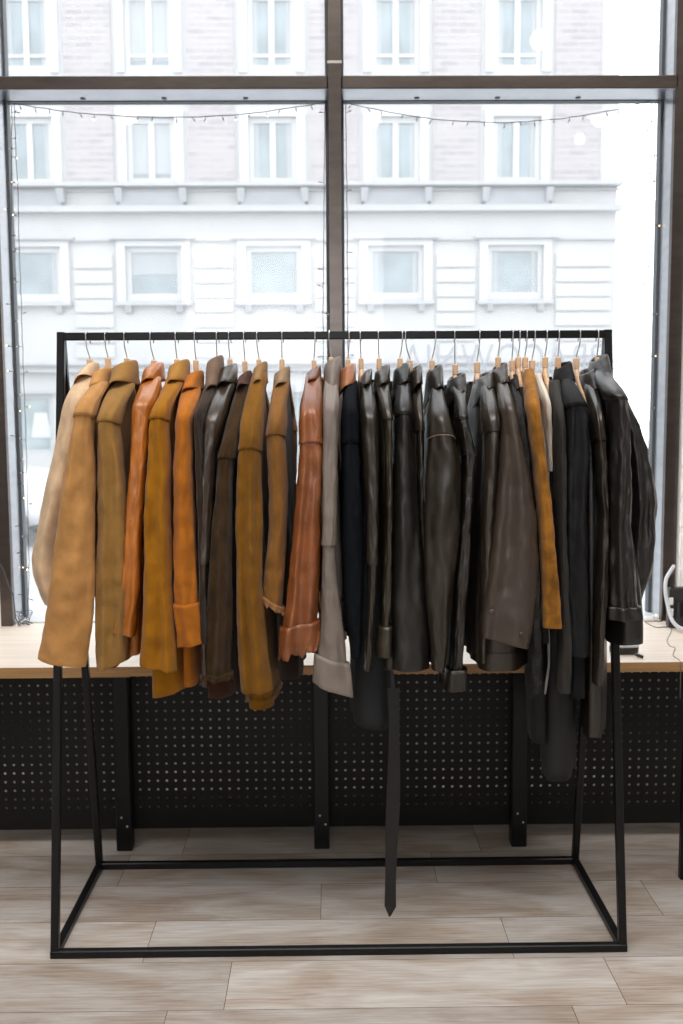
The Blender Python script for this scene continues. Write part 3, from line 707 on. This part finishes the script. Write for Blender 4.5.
G = []
def g(**k): G.append(k)
L_ = 'leather_jacket'; S_ = 'suede_jacket'; C_ = 'coat'
g(hook=87, name=S_, cat='jacket', label='pale cream suede jacket at the far left end, partly behind a camel one', hlabel='wooden hanger at the far left, holding the pale cream jacket', hv=360, lean=3,
  mat=suede('pale_cream_suede', srgb(214, 184, 150)), col=(77, 98, 362, 380), dy=0.05, vs=404, rows=[(377, 77, 96), (390, 70, 93), (402, 65, 90), (440, 57, 86), (500, 44, 78), (558, 32, 72), (575, 34, 72), (603, 45, 76)], body=(560, 58, 90), pleats=1, cdrop=.03)
g(hook=106, name=S_, cat='jacket', label='camel suede jacket with a wide straight sleeve, second from the left', hlabel='wooden hanger of the wide-sleeved camel jacket, second from the left', hv=359, lean=2,
  mat=suede('camel_suede', srgb(186, 136, 80)), col=(90, 112, 367, 388), dy=-0.02, vs=414, rows=[(384, 92, 108), (400, 80, 99), (414, 74, 95), (424, 73, 95), (479, 62, 96), (520, 57, 96), (560, 52, 96), (610, 45, 95), (662, 37, 88)], bot=(658, 666), seams=[414], body=(596, 66, 98), fold=0.006, pleats=1)
g(hook=125, name=S_, cat='jacket', label='olive tan suede jacket, third from the left, between camel and orange', hlabel='wooden hanger of the olive tan jacket, third from the left', hv=359, lean=2,
  mat=suede('olive_tan_suede', srgb(150, 112, 58)), col=(110, 138, 360, 386), vs=420, rows=[(385, 112, 136), (402, 101, 126), (418, 96, 121), (424, 96, 121), (470, 97, 126), (520, 97, 129), (560, 95, 130), (600, 94, 130), (640, 94, 129), (665, 95, 127)], bot=(667, 656), seams=[420], body=(668, 98, 118), fold=0.016, pleats=2.4, htilt=0.0)
g(hook=151, name=L_, cat='jacket', label='glossy orange brown leather jacket with a narrow sleeve ending above the board', hlabel='wooden hanger of the glossy orange leather jacket', hv=361, lean=3,
  mat=leather('orange_brown_leather', srgb(178, 104, 34), 0.36), col=(142, 164, 362, 382), vs=408, rows=[(380, 143, 162), (395, 137, 158), (407, 133, 154), (420, 132, 152), (470, 131, 147), (500, 129, 145), (540, 125, 142), (592, 120, 139), (632, 113, 135)], bot=(628, 634), seams=[], body=(655, 126, 142), fold=0.014, pleats=2)
g(hook=176, name=S_, cat='jacket', label='long mustard suede jacket whose hem hangs below the board edge', hlabel='wooden hanger of the long mustard suede jacket', hv=360, lean=1,
  mat=suede('mustard_suede', srgb(156, 102, 14)), cmat=suede('mustard_collar', srgb(164, 118, 52)), col=(167, 190, 359, 384), vs=416, dy=-0.015, rows=[(382, 166, 184), (400, 157, 174), (414, 150, 169), (425, 148, 170), (470, 146, 173), (519, 143, 173), (560, 143, 173), (590, 142, 174), (620, 141, 176), (667, 139, 179)], bot=(664, 670), seams=[417], body=(698, 145, 185), fold=0.014, pleats=1.6, htilt=0.012)
g(hook=195, name=S_, cat='jacket', label='bright tan orange suede jacket with a flared turned cuff, sixth from the left', hlabel='wooden hanger of the bright tan orange suede jacket', hv=361, lean=1,
  mat=suede('tan_orange_suede', srgb(176, 104, 28)), col=(182, 204, 370, 391), vs=420, dy=-0.01, rows=[(390, 182, 202), (405, 178, 197), (420, 176, 193), (470, 175, 193), (520, 174, 195), (560, 174, 197), (602, 175, 199), (643, 179, 205)], bot=(645, 640), cuff=602, seams=[], body=(688, 178, 196), fold=0.010, pleats=1.2)
g(hook=217, name=L_, cat='jacket', label='very thin dark brown jacket with a taupe looped collar, seventh from the left', hlabel='wooden hanger inside the taupe looped collar', hv=360, lean=0,
  mat=suede('dark_brown_cloth', srgb(52, 40, 30)), cmat=suede('taupe_collar', srgb(122, 100, 84)), col=(205, 224, 355, 392), vs=418, rows=[(388, 204, 219), (402, 199, 211), (414, 194, 205), (428, 195, 204), (480, 197, 206), (560, 199, 207), (640, 200, 208)], seams=[], body=(640, 196, 212), fold=0.006, lapel=0.05)
g(hook=229, name=L_, cat='jacket', label='grey brown smooth leather jacket with a shiny blue-grey shoulder, eighth from the left', hlabel='wooden hanger of the grey brown smooth leather jacket', hv=360, lean=1,
  mat=leather('grey_brown_leather', srgb(92, 80, 70), 0.34, 0.12), col=(216, 238, 363, 386), vs=424, rows=[(384, 217, 236), (400, 210, 230), (417, 205, 225), (450, 203, 217), (520, 201, 212), (560, 200, 210), (610, 199, 208), (684, 201, 210)], seams=[562], body=(680, 198, 214), fold=0.006)
g(hook=244, name=S_, cat='jacket', label='dark chocolate suede jacket with a reddish collar and grey lining at the hem', hlabel='wooden hanger of the dark chocolate suede jacket', hv=362, lean=1,
  mat=suede('chocolate_suede', srgb(60, 42, 20), 0.3), cmat=suede('red_brown_collar', srgb(80, 50, 38)), bmat=suede('dark_hem_brown', srgb(62, 36, 22)), col=(237, 252, 370, 387), vs=452, rows=[(385, 238, 251), (405, 232, 246), (430, 225, 241), (455, 218, 236), (480, 216, 234), (520, 212, 234), (560, 208, 234), (620, 205, 234), (678, 201, 232)], bot=(679, 677), seams=[456], body=(700, 200, 228), fold=0.015, pleats=2, cuff=672, frill=0.002)
g(hook=257, name=S_, cat='jacket', label='long mustard brown suede jacket with a straight waistband, lowest of the brown ones', hlabel='wooden hanger of the long mustard brown jacket with waistband', hv=360, lean=2,
  mat=suede('mustard_brown_suede', srgb(126, 84, 18)), cmat=suede('dusty_tan_collar', srgb(146, 112, 72)), col=(252, 268, 361, 384), vs=442, dy=-0.01, rows=[(376, 252, 267), (395, 247, 265), (420, 241, 264), (447, 238, 262), (457, 236, 263), (520, 235, 265), (580, 235, 264), (640, 236, 268), (690, 239, 275)], bot=(690, 688), seams=[447], body=(710, 244, 273), band=0.05, fold=0.013, pleats=2)
g(hook=282, name=S_, cat='jacket', label='medium brown suede jacket with a short gathered sleeve, left of the rust leather one', hlabel='wooden hanger of the medium brown short-sleeved jacket', hv=360, lean=0,
  mat=suede('medium_brown_suede', srgb(132, 90, 42)), cmat=suede('worn_tan_collar', srgb(150, 122, 92)), bmat=suede('black_brown_lining', srgb(38, 26, 18)), col=(273, 291, 366, 386), vs=428, rows=[(382, 274, 290), (400, 271, 287), (433, 266, 286), (450, 265, 288), (486, 267, 289), (529, 268, 288), (560, 265, 287), (593, 262, 284), (606, 261, 283)], bot=(597, 612), seams=[433], cuff=600, frill=0.003, cuffmat=suede('pale_gathered_edge', srgb(150, 108, 70)), body=(680, 278, 306), fold=0.014)
g(hook=315, name=L_, cat='jacket', label='rust red brown leather jacket with a rolled wrinkled cuff, left of the grey one', hlabel='wooden hanger of the rust red leather jacket', hv=361, lean=-1,
  mat=leather('rust_leather', srgb(136, 78, 40), 0.42, 0.4, 0.3), cmat=leather('rust_collar', srgb(112, 66, 42), 0.45), col=(305, 322, 365, 382), vs=418, dy=-0.02, rows=[(380, 305, 321), (395, 301, 322), (410, 299, 323), (441, 298, 325), (470, 297, 325), (520, 293, 323), (560, 289, 321), (600, 285, 320), (624, 281, 319), (652, 279, 319)], bot=(656, 646), seams=[441], cuff=623, frill=0.006, body=(600, 294, 316), fold=0.017, pleats=2, wrinkle=0.006)
g(hook=329, name='cotton_jacket', cat='jacket', label='light grey jacket with a looped collar, a flared cuff hanging over the board', hlabel='wooden hanger inside the light grey looped collar', hv=358, lean=2,
  mat=mat('grey_waxed_cotton', srgb(128, 118, 110), 0.55, spec=0.4, noise_scale=14, noise_amt=0.12, bump=0.25, bump_scale=200), col=(323, 342, 356, 392), vs=412, dy=-0.02, rows=[(385, 323, 339), (410, 322, 338), (470, 322, 338), (520, 322, 337), (560, 321, 336), (600, 320, 340), (640, 318, 346), (688, 314, 352)], bot=(681, 697), cuff=658, seams=[544], body=(600, 326, 346), fold=0.004, pleats=1, lapel=0.04)
g(hook=349, name='wool_jacket', cat='jacket', label='navy black wool jacket with a tan brown collar', hlabel='wooden hanger of the navy jacket with tan collar', hv=360, lean=-1,
  mat=mat('navy_wool', srgb(20, 23, 28), 0.95, spec=0.1, noise_scale=40, noise_amt=0.15, bump=0.2, bump_scale=500), cmat=leather('tan_brown_collar', srgb(158, 98, 56), 0.5), col=(338, 357, 363, 388), vs=414, rows=[(384, 345, 357), (400, 343, 357), (414, 342, 359), (440, 341, 360), (520, 341, 363), (600, 343, 364), (655, 349, 362)], seams=[441], body=(640, 346, 362), fold=0.004)
g(hook=360, name=C_, cat='coat', label='long black brown coat whose denim-blue hem hangs lowest just left of the black belt', hlabel='wooden hanger of the long coat with blue-black hem', hv=359, lean=1,
  mat=leather('black_brown_leather', srgb(66, 58, 48), 0.4, 0.2), bmat=mat('blue_black_denim', srgb(22, 26, 29), 0.8, noise_scale=20, noise_amt=0.25), col=(360, 373, 368, 386), vs=420, rows=[(384, 361, 372), (400, 360, 376), (420, 360, 378), (470, 363, 379), (520, 366, 379), (600, 366, 377), (668, 362, 372)], seams=[563], align=1, body=(730, 350, 395), fold=0.018, pleats=2, htilt=-0.012)
g(hook=378, name=L_, cat='jacket', label='olive black leather jacket with a narrow cuffed sleeve right behind the black belt', hlabel='wooden hanger of the olive black leather jacket', hv=359, lean=1,
  mat=leather('olive_black_leather', srgb(76, 68, 52), 0.42, 0.3), col=(374, 391, 364, 386), vs=420, rows=[(383, 376, 390), (400, 379, 391), (418, 382, 393), (480, 384, 394), (520, 384, 394), (600, 381, 393), (626, 380, 391), (654, 377, 391)], cuff=625, seams=[418], body=(672, 380, 404), fold=0.010)
g(hook=402, name=L_, cat='jacket', label='matt black jacket with grey edging down its right side, middle of the rack', hlabel='wooden hanger of the matt black jacket in the middle', hv=359, lean=-2,
  mat=leather('matt_black_leather', srgb(38, 36, 33), 0.5, 0.15), col=(393, 411, 362, 386), vs=414, rows=[(382, 397, 410), (400, 395, 411), (416, 394, 411), (482, 393, 417), (520, 392, 421), (590, 391, 427), (640, 391, 431), (668, 391, 431)], seams=[413], body=(664, 396, 428), fold=0.006, pleats=1, band=0.03)
g(hook=405, name=L_, cat='jacket', label='slim dark grey leather jacket squeezed right of the matt black one', hlabel='wooden hanger of the slim dark grey jacket, hook crossing its neighbour', hv=361, lean=5,
  mat=leather('dark_grey_leather', srgb(84, 76, 66), 0.38, 0.25), col=(410, 423, 364, 386), vs=424, dy=0.05, rows=[(385, 411, 422), (410, 412, 423), (430, 414, 424), (470, 415, 424), (520, 417, 425), (600, 420, 431), (640, 424, 433)], seams=[430], body=(668, 414, 434), fold=0.006)
g(hook=435, name=L_, cat='jacket', label='broad dark brown leather jacket with pale piping across the upper sleeve', hlabel='wooden hanger of the jacket with pale piping', hv=361, lean=-3,
  mat=leather('dark_brown_leather', srgb(56, 47, 36), 0.45, 0.2, 0.35), seammat=mat('pale_piping', srgb(150, 132, 112), 0.6), col=(426, 444, 364, 392), vs=424, dy=-0.02, rows=[(388, 431, 442), (405, 429, 447), (434, 427, 456), (459, 425, 462), (520, 423, 461), (560, 423, 458), (600, 425, 453), (640, 428, 450), (668, 430, 446)], seams=[434], body=(664, 426, 448), fold=0.008, pleats=1.2)
g(hook=454, name=L_, cat='jacket', label='black biker jacket with a bent strap-like shoulder and ribbed cuff', hlabel='wooden hanger with the low neck, holding the black biker jacket', hv=365, lean=1,
  mat=leather('grainy_black_leather', srgb(52, 47, 42), 0.36, 0.7, 0.3), col=(447, 467, 372, 396), vs=424, rows=[(388, 450, 466), (400, 454, 465), (420, 456, 468), (432, 457, 471), (453, 460, 477), (470, 460, 476), (520, 457, 474), (560, 454, 472), (600, 452, 469), (660, 449, 466), (688, 445, 466)], seams=[453, 418], cuff=668, body=(690, 440, 456), fold=0.010, wrinkle=0.006)
g(hook=479, name=L_, cat='jacket', label='dark taupe leather jacket just left of the wide-sleeved one, slim sleeve', hlabel='wooden hanger of the dark taupe slim leather jacket', hv=363, lean=-2,
  mat=leather('dark_taupe_leather', srgb(78, 69, 60), 0.38, 0.25), col=(476, 494, 371, 390), vs=424, rows=[(385, 481, 493), (400, 481, 497), (428, 483, 501), (460, 482, 500), (520, 480, 496), (600, 479, 489), (660, 477, 485)], seams=[430], body=(660, 470, 492), fold=0.012)
g(hook=499, name=L_, cat='jacket', label='wide dark taupe leather jacket with a button tab near the cuff', hlabel='wooden hanger of the wide taupe jacket with button tab', hv=358, lean=-1,
  mat=leather('taupe_black_leather', srgb(92, 80, 70), 0.46, 0.25, 0.2), col=(492, 508, 362, 386), vs=412, dy=-0.03, rows=[(384, 497, 508), (400, 499, 512), (415, 501, 516), (470, 498, 527), (520, 494, 536), (560, 489, 538), (590, 485, 537), (641, 480, 529)], bot=(635, 648), seams=[], buttons=[(492, 612, 0.008), (521, 634, 0.005)], body=(672, 476, 529), band=0.05, fold=0.007, pleats=1, btnmat=mat('taupe_button', srgb(70, 62, 54), 0.35))
g(hook=512, name='fur_jacket', cat='jacket', label='black shaggy textured jacket just left of the golden suede one', hlabel='wooden hanger of the black shaggy jacket', hv=361, lean=0,
  mat=mat('black_shaggy_pile', srgb(24, 23, 22), 0.8, noise_scale=60, noise_amt=0.5, bump=1.0, bump_scale=110), col=(505, 518, 374, 392), vs=416, rows=[(388, 508, 517), (410, 511, 523), (440, 514, 526), (520, 520, 534), (620, 528, 540), (690, 529, 541)], body=(700, 526, 548), align=1, fold=0.004, wrinkle=0.009)
g(hook=519, name=C_, cat='coat', label='black slim coat hidden behind the golden suede sleeve', hlabel='wooden hanger of the slim black coat', hv=358, lean=-1,
  mat=mat('black_cloth', srgb(18, 18, 18), 0.9, noise_scale=30, noise_amt=0.2), vs=420, dy=0.03, rows=[(392, 516, 524), (420, 522, 530), (520, 532, 542), (640, 538, 548)], body=(745, 528, 550), align=1, fold=0.004)
g(hook=526, name=S_, cat='jacket', label='golden ochre suede jacket, a single bright strip among the black ones', hlabel='wooden hanger of the golden ochre suede jacket', hv=358, lean=-1,
  mat=suede('golden_ochre_suede', srgb(150, 100, 36), 0.45), vs=410, dy=-0.02, rows=[(374, 524, 534), (400, 525, 538), (439, 529, 542), (520, 538, 552), (580, 541, 558), (626, 542, 562)], body=(600, 540, 552), fold=0.006, pleats=1)
g(hook=534, name='blouse', cat='blouse', label='small cream blouse, only its top showing right of the golden suede', hlabel='wooden hanger of the cream blouse', hv=361, lean=-2,
  mat=mat('cream_cotton', srgb(214, 204, 190), 0.85, noise_scale=20, noise_amt=0.06), vs=404, dy=0.05, rows=[(378, 534, 541), (392, 538, 546), (404, 542, 549), (430, 544, 550), (470, 545, 552)], body=(500, 540, 552), fold=0.003)
g(hook=546, name=C_, cat='coat', label='very long dark grey striped coat whose hem hangs lowest of all', hlabel='wooden hanger of the very long dark grey coat', hv=358, lean=-1,
  mat=mat('dark_grey_stripe_wool', srgb(40, 38, 34), 0.85, noise_scale=4, noise_amt=0.35, stretch=(40, 1, 0.5)), bmat=mat('charcoal_wool', srgb(28, 28, 26), 0.85, noise_scale=4, noise_amt=0.3, stretch=(40, 1, 0.5)), vs=420, rows=[(385, 549, 560), (420, 553, 563), (470, 555, 564), (520, 556, 564), (640, 560, 570), (690, 556, 570)], body=(782, 541, 577), align=1, fold=0.005)
g(hook=558, name='wool_jacket', cat='jacket', label='blue black wool jacket with rounded shoulder, third from the right', hlabel='wooden hanger of the blue black wool jacket', hv=358, lean=0,
  mat=mat('blue_black_wool', srgb(17, 18, 21), 0.7, spec=0.3, noise_scale=40, noise_amt=0.15, bump=0.15, bump_scale=500), col=(556, 572, 361, 384), vs=405, dy=-0.01, rows=[(380, 562, 572), (393, 563, 580), (404, 564, 587), (450, 564, 590), (510, 563, 587), (580, 564, 588), (654, 566, 590)], seams=[404], body=(700, 566, 592), fold=0.006, pleats=1)
g(hook=579, name=L_, cat='jacket', label='slim charcoal leather jacket, second from the right, thin sleeve reaching low', hlabel='wooden hanger of the slim charcoal leather jacket, second from the right', hv=359, lean=-3,
  mat=leather('charcoal_leather', srgb(66, 60, 53), 0.38, 0.3), col=(580, 596, 367, 392), vs=424, dy=0.0, rows=[(386, 584, 597), (400, 588, 600), (439, 592, 605), (520, 597, 609), (600, 594, 607), (682, 591, 604)], seams=[439], align=1, body=(740, 582, 606), fold=0.008)
g(hook=597, name=L_, cat='jacket', label='black leather jacket at the right end with both sleeves showing', hlabel='wooden hanger at the right end of the rail', hv=358, lean=0,
  mat=leather('black_leather', srgb(40, 38, 35), 0.36, 0.5, 0.3), col=(591, 609, 354, 382), vs=398, dy=-0.02, rows=[(374, 594, 610), (385, 600, 619), (398, 607, 627), (420, 607, 630), (520, 607, 632), (560, 607, 635), (600, 608, 638), (618, 608, 640)], cuff=606, seams=[398], far=[(384, 603, 614), (398, 609, 625), (420, 614, 636), (448, 618, 646), (504, 622, 656), (540, 622, 655), (570, 622, 651), (608, 614, 638)], fdy=0.11, body=(646, 616, 652), fold=0.014, pleats=2, wrinkle=0.007)
import time
for J in G: make_garment(J)

# long belt hanging from the long coat
belt_parent = [o for o in bpy.data.objects if o.type == 'EMPTY' and 'just left of the black belt' in (o.get('label') or '')][0]
m = MB(); rings = []
for k in range(31):
    t = k/30; v = lerp(688, 906, t); u = lerp(393.5, 391.5, t)+1.2*math.sin(t*5); tw = 0.25*math.sin(t*4+0.5)
    c = at(u, v, YR-0.213); hw = 0.0165*(1-0.12*math.sin(t*9)); d = Vector((math.cos(tw), math.sin(tw), 0)); nrm = Vector((-math.sin(tw), math.cos(tw), 0))*0.0015
    rings.append([c-d*hw-nrm, c+d*hw-nrm, c+d*hw+nrm, c-d*hw+nrm])
tip = at(390, 919, YR-0.213)
a = rings[-1]; rings.append([Vector((p.x*0.15+tip.x*0.85, p.y, tip.z+(0.012 if i in (1, 2) else 0.004))) for i, p in enumerate(a)])
m.loft(rings, True, True); m.build('belt', mat('black_belt_cloth', srgb(16, 15, 14), 0.6, noise_scale=30, noise_amt=0.2), belt_parent)
# pale tie ribbon hanging from the golden suede jacket's lining
rb = [o for o in bpy.data.objects if o.type == 'EMPTY' and 'golden ochre' in (o.get('label') or '')][0]
m = MB(); pts = [at(u, v, YR-0.20) for u, v in ((547, 600), (548.5, 640), (549, 664), (546.5, 682), (545, 694))]
m.tube(pts, [0.003, 0.0045, 0.003, 0.004, 0.0025], 8); m.build('tie_ribbon', mat('pale_ribbon', srgb(150, 146, 140), 0.7), rb, True)

# ------------------------------------------------------------------ string lights
wire = mat('dark_green_wire', (0.05, 0.055, 0.06), 0.5); bulb = mat('warm_fairy_bulb', (0.9, 0.7, 0.4), 0.3, emit=(1.0, 0.72, 0.38, 4))
bulb_off = mat('clear_fairy_bulb', (0.75, 0.76, 0.78), 0.2)
def strand(label, pts2, Y, n, lit=0.3, r=0.0014, seed=1):
    rn = random.Random(seed); P = [at(u, v, y) for (u, v), y in zip(pts2, Y if isinstance(Y, list) else [Y]*len(pts2))]
    # resample with a light wobble
    fine = []
    for i in range(len(P)-1):
        a, b = P[i], P[i+1]; k = max(3, int((b-a).length/0.03))
        for q in range(k): fine.append(a.lerp(b, q/k)+Vector((rn.uniform(-1, 1)*0.0015, rn.uniform(-1, 1)*0.001, rn.uniform(-1, 1)*0.0015)))
    fine.append(P[-1])
    t = thing('string_lights', label, 'string lights', fine[0], 'fairy light strings on the window frame')
    m = MB(); m.tube(fine, r, 6); m.build('wire', wire, t, True)
    tot = len(fine)
    for i in range(n):
        p = fine[int((i+0.5)/n*(tot-1))]; d = Vector((rn.uniform(-1, 1)*0.013, -0.004, -0.020*rn.uniform(0.6, 1)))
        if label.startswith('upright'): d = Vector((rn.choice((-1, 1))*0.018, -0.004, rn.uniform(-0.006, 0.006)))
        m = MB(); m.tube([p, p+d*0.7], r*0.8, 5); m.tube([p+d*0.65, p+d], 0.0022, 6); f = m.build('socket', wire, t, True)
        m = MB(); m.ball(p+d*1.15, 0.0026, n=8, m=6); m.build('bulb', bulb if rn.random() < lit else bulb_off, t, True)
par = lambda a, b, sag, n=14: [(lerp(a[0], b[0], k/n), lerp(a[1], b[1], k/n)+sag*4*(k/n)*(1-k/n)) for k in range(n+1)]
strand('sagging fairy light string across the top of the left pane', par((12, 103), (326, 102), 15), 3.80, 20, 0.15, seed=2)
strand('sagging fairy light string across the top of the right pane', par((345, 102), (650, 101), 21), 3.80, 18, 0.15, seed=3)
strand('upright fairy light string down the left window frame', [(12, 104), (11, 200), (12, 330), (15, 420), (19, 500), (22, 560), (24, 612)], [3.78, 3.76, 3.76, 3.76, 3.76, 3.76, 3.76], 22, 0.4, seed=4)
strand('upright fairy light string along the dark edge of the left glass', [(14, 104), (18, 200), (22, 330), (26, 440), (29, 560), (28, 614)], 3.85, 16, 0.3, seed=5)
strand('upright fairy light string on the left side of the mullion', [(325, 104), (324, 200), (323, 330), (323, 372)], 3.79, 12, 0.1, seed=6)
strand('upright fairy light string on the right side of the mullion', [(346, 104), (347, 200), (348, 330), (348, 372)], 3.79, 10, 0.1, seed=7)
strand('upright fairy light string down the right window frame, leaning onto the glass', [(652, 104), (649, 200), (644, 280), (641, 380), (639, 460), (640, 560), (643, 590)], 3.80, 22, 0.35, seed=8)
strand('upright fairy light string close to the right frame return', [(655, 104), (654, 200), (650, 330), (649, 400), (648, 480)], 3.84, 8, 0.3, seed=9)
# tangles lying on the board at both window corners
def tangle(label, c, rx, rz, n, seed, Y):
    rn = random.Random(seed); pts = []
    for i in range(n):
        a = i*1.05+rn.uniform(-0.4, 0.4); rr = rn.uniform(0.35, 1)
        pts.append(Vector((c[0]+rx*rr*math.cos(a), Y+rn.uniform(-0.02, 0.02), ZS+0.004+rz*(0.5+0.5*math.sin(a*0.8))*rr)))
    fine = []
    for i in range(1, len(pts)-2):
        for q in range(5):
            t = q/5; p0, p1, p2, p3 = pts[i-1], pts[i], pts[i+1], pts[i+2]
            fine.append(0.5*((2*p1)+(p2-p0)*t+(2*p0-5*p1+4*p2-p3)*t*t+(3*p1-p0-3*p2+p3)*t**3))
    m = MB(); m.tube(fine, 0.0013, 5); o = m.build('wire_tangle', wire, None, True)
    tag(o, label, 'wire')
tangle('small tangle of fairy light wire lying in the left window corner', (at(24, 610, 3.74).x, 0), 0.035, 0.055, 34, 3, 3.735)
m = MB(); m.tube([at(u, v, 3.70) for u, v in ((-12, 545), (-2, 560), (4, 572), (9, 588), (13, 594), (14.5, 606), (15.5, 618), (20, 626))], 0.0024, 8); o = m.build('cable', wire, None, True); tag(o, 'black cable dropping across the left window frame to the board', 'cable')

# ------------------------------------------------------------------ things on the board, right end
m = MB()
pl = [onz(683, 636, ZS+0.01), onz(672, 632, ZS+0.01)]
pts = [at(u, v, y) for u, v, y in ((690, 629, 3.50), (680, 628, 3.52), (672, 620, 3.55), (668, 606, 3.58), (665.5, 592, 3.6), (666, 580, 3.62), (670, 572, 3.64), (674, 566, 3.66))]
for p in pts: p.z = max(p.z, ZS+0.012)
fine = []
for i in range(len(pts)-1):
    p0, p1, p2, p3 = pts[max(i-1, 0)], pts[i], pts[i+1], pts[min(i+2, len(pts)-1)]
    for q in range(6):
        t = q/6; fine.append(0.5*((2*p1)+(p2-p0)*t+(2*p0-5*p1+4*p2-p3)*t*t+(3*p1-p0-3*p2+p3)*t**3))
m.tube(fine+[pts[-1]], 0.007, 12); o = m.build('cable_hose', mat('pale_grey_plastic', (0.62, 0.64, 0.68), 0.35), None, True); tag(o, 'thick pale grey curved cable on the board at the right frame', 'cable')
ad = at(678, 606, 3.60)
t = thing('power_strip', 'black power strip with white stickers leaning at the right window corner', 'power strip', (ad.x, 3.60, ZS))
m = MB(); m.box(ad.x-0.035, ad.x+0.05, 3.59, 3.63, ZS, ZS+0.15, 0, 0.006); m.build('housing', mat('black_plastic', (0.02, 0.02, 0.022), 0.35), t)
for v in (601.5, 612.5):
    p = at(671.5, v, 3.585); m = MB(); m.box(p.x-0.008, p.x+0.008, 3.586, 3.591, p.z-0.014, p.z+0.014, 0, 0.002); m.build('white_sticker', mat('white_sticker', (0.8, 0.8, 0.82), 0.5), t)
for k in range(3):
    m = MB(); m.box(ad.x-0.012+k*0.022, ad.x+0.002+k*0.022, 3.575, 3.60, ZS+0.02+0.02*k, ZS+0.10, 0, 0.003); m.build('plug', mat('black_plastic', (0.02, 0.02, 0.022), 0.35), t)
def cable(label, uvs, r, mt, name='cable'):
    P = [onz(u, v, ZS+r) for u, v in uvs]; f = []
    for i in range(len(P)-1):
        p0 = P[max(i-1, 0)]; p1 = P[i]; p2 = P[i+1]; p3 = P[min(i+2, len(P)-1)]
        for q in range(5):
            t = q/5; f.append(0.5*((2*p1)+(p2-p0)*t+(2*p0-5*p1+4*p2-p3)*t*t+(3*p1-p0-3*p2+p3)*t**3))
    f.append(P[-1])
    if f[-1].y < 3.12: f += [Vector((f[-1].x, 3.096, ZS-0.002)), Vector((f[-1].x, 3.094, ZS-0.12))]
    m = MB(); m.tube(f, r, 6); o = m.build(name, mt, None, True); tag(o, label, 'cable'); return o
cable('thin kinked grey cord running over the board to its front edge, far right', ((672, 622), (671, 632), (667, 640), (670, 646), (675, 648), (673, 655), (678, 659), (681, 662)), 0.0013, mat('grey_cord', (0.22, 0.21, 0.2), 0.5))
cable('straight dark cord across the board behind the right jacket', ((645, 622), (655, 627), (664, 627), (672, 627)), 0.0016, wire)
# small white plug adapter lumps near the frame
for u, v, lab in ((648, 621, 'small white cable plug lying on the board beside the right jacket'), (660.5, 618.5, 'small white cable plug at the foot of the right window frame')):
    p = onz(u, v, ZS); t = thing('cable_plug', lab, 'plug', (p.x, p.y, ZS))
    m = MB(); m.box(p.x-0.022, p.x+0.022, p.y-0.02, p.y+0.02, ZS, ZS+0.016, 0, 0.006); m.build('housing', mat('white_plug', (0.75, 0.74, 0.72), 0.4), t)
    m = MB(); m.tube([(p.x+0.02, p.y-0.01, ZS+0.004), (p.x+0.035, p.y-0.02, ZS+0.003), (p.x+0.05, p.y-0.012, ZS+0.003)], 0.0022, 6); m.build('lead', wire, t, True)
# tape measure / buckled black case at the board edge
p = onz(628, 655, ZS)
t = thing('glasses_case', 'rounded black case with a pale rim by the rack\'s right leg', 'case', (p.x, p.y, ZS))
def oval(z, rx, ry): return [(p.x-0.005+rx*math.copysign(abs(math.cos(a))**0.7, math.cos(a)), p.y+0.03+ry*math.copysign(abs(math.sin(a))**0.7, math.sin(a)), z) for a in [2*PI*k/28 for k in range(28)]]
m = MB(); m.loft([oval(ZS, 0.040, 0.026), oval(ZS+0.004, 0.046, 0.031), oval(ZS+0.018, 0.047, 0.032), oval(ZS+0.024, 0.046, 0.031)], True, True); m.build('shell', mat('black_case', (0.015, 0.015, 0.015), 0.4), t, True)
m = MB(); m.loft([oval(ZS+0.024, 0.047, 0.032), oval(ZS+0.027, 0.048, 0.033), oval(ZS+0.030, 0.046, 0.031), oval(ZS+0.033, 0.038, 0.024)], True, True); m.build('rim', mat('pale_rim', (0.55, 0.56, 0.56), 0.3), t, True)
q = onz(641, 657, ZS+0.006); m = MB(); m.tube([q+Vector((-0.016, 0.012, 0.006)), q+Vector((-0.008, 0.003, 0.004)), q+Vector((0.006, -0.004, 0.0))], [0.004, 0.006, 0.005], 10); m.build('strap_end', mat('black_case', (0.015, 0.015, 0.015), 0.4), t, True)
for o in list(SC.objects):
    if 'tmp' in o.name: bpy.data.objects.remove(o)
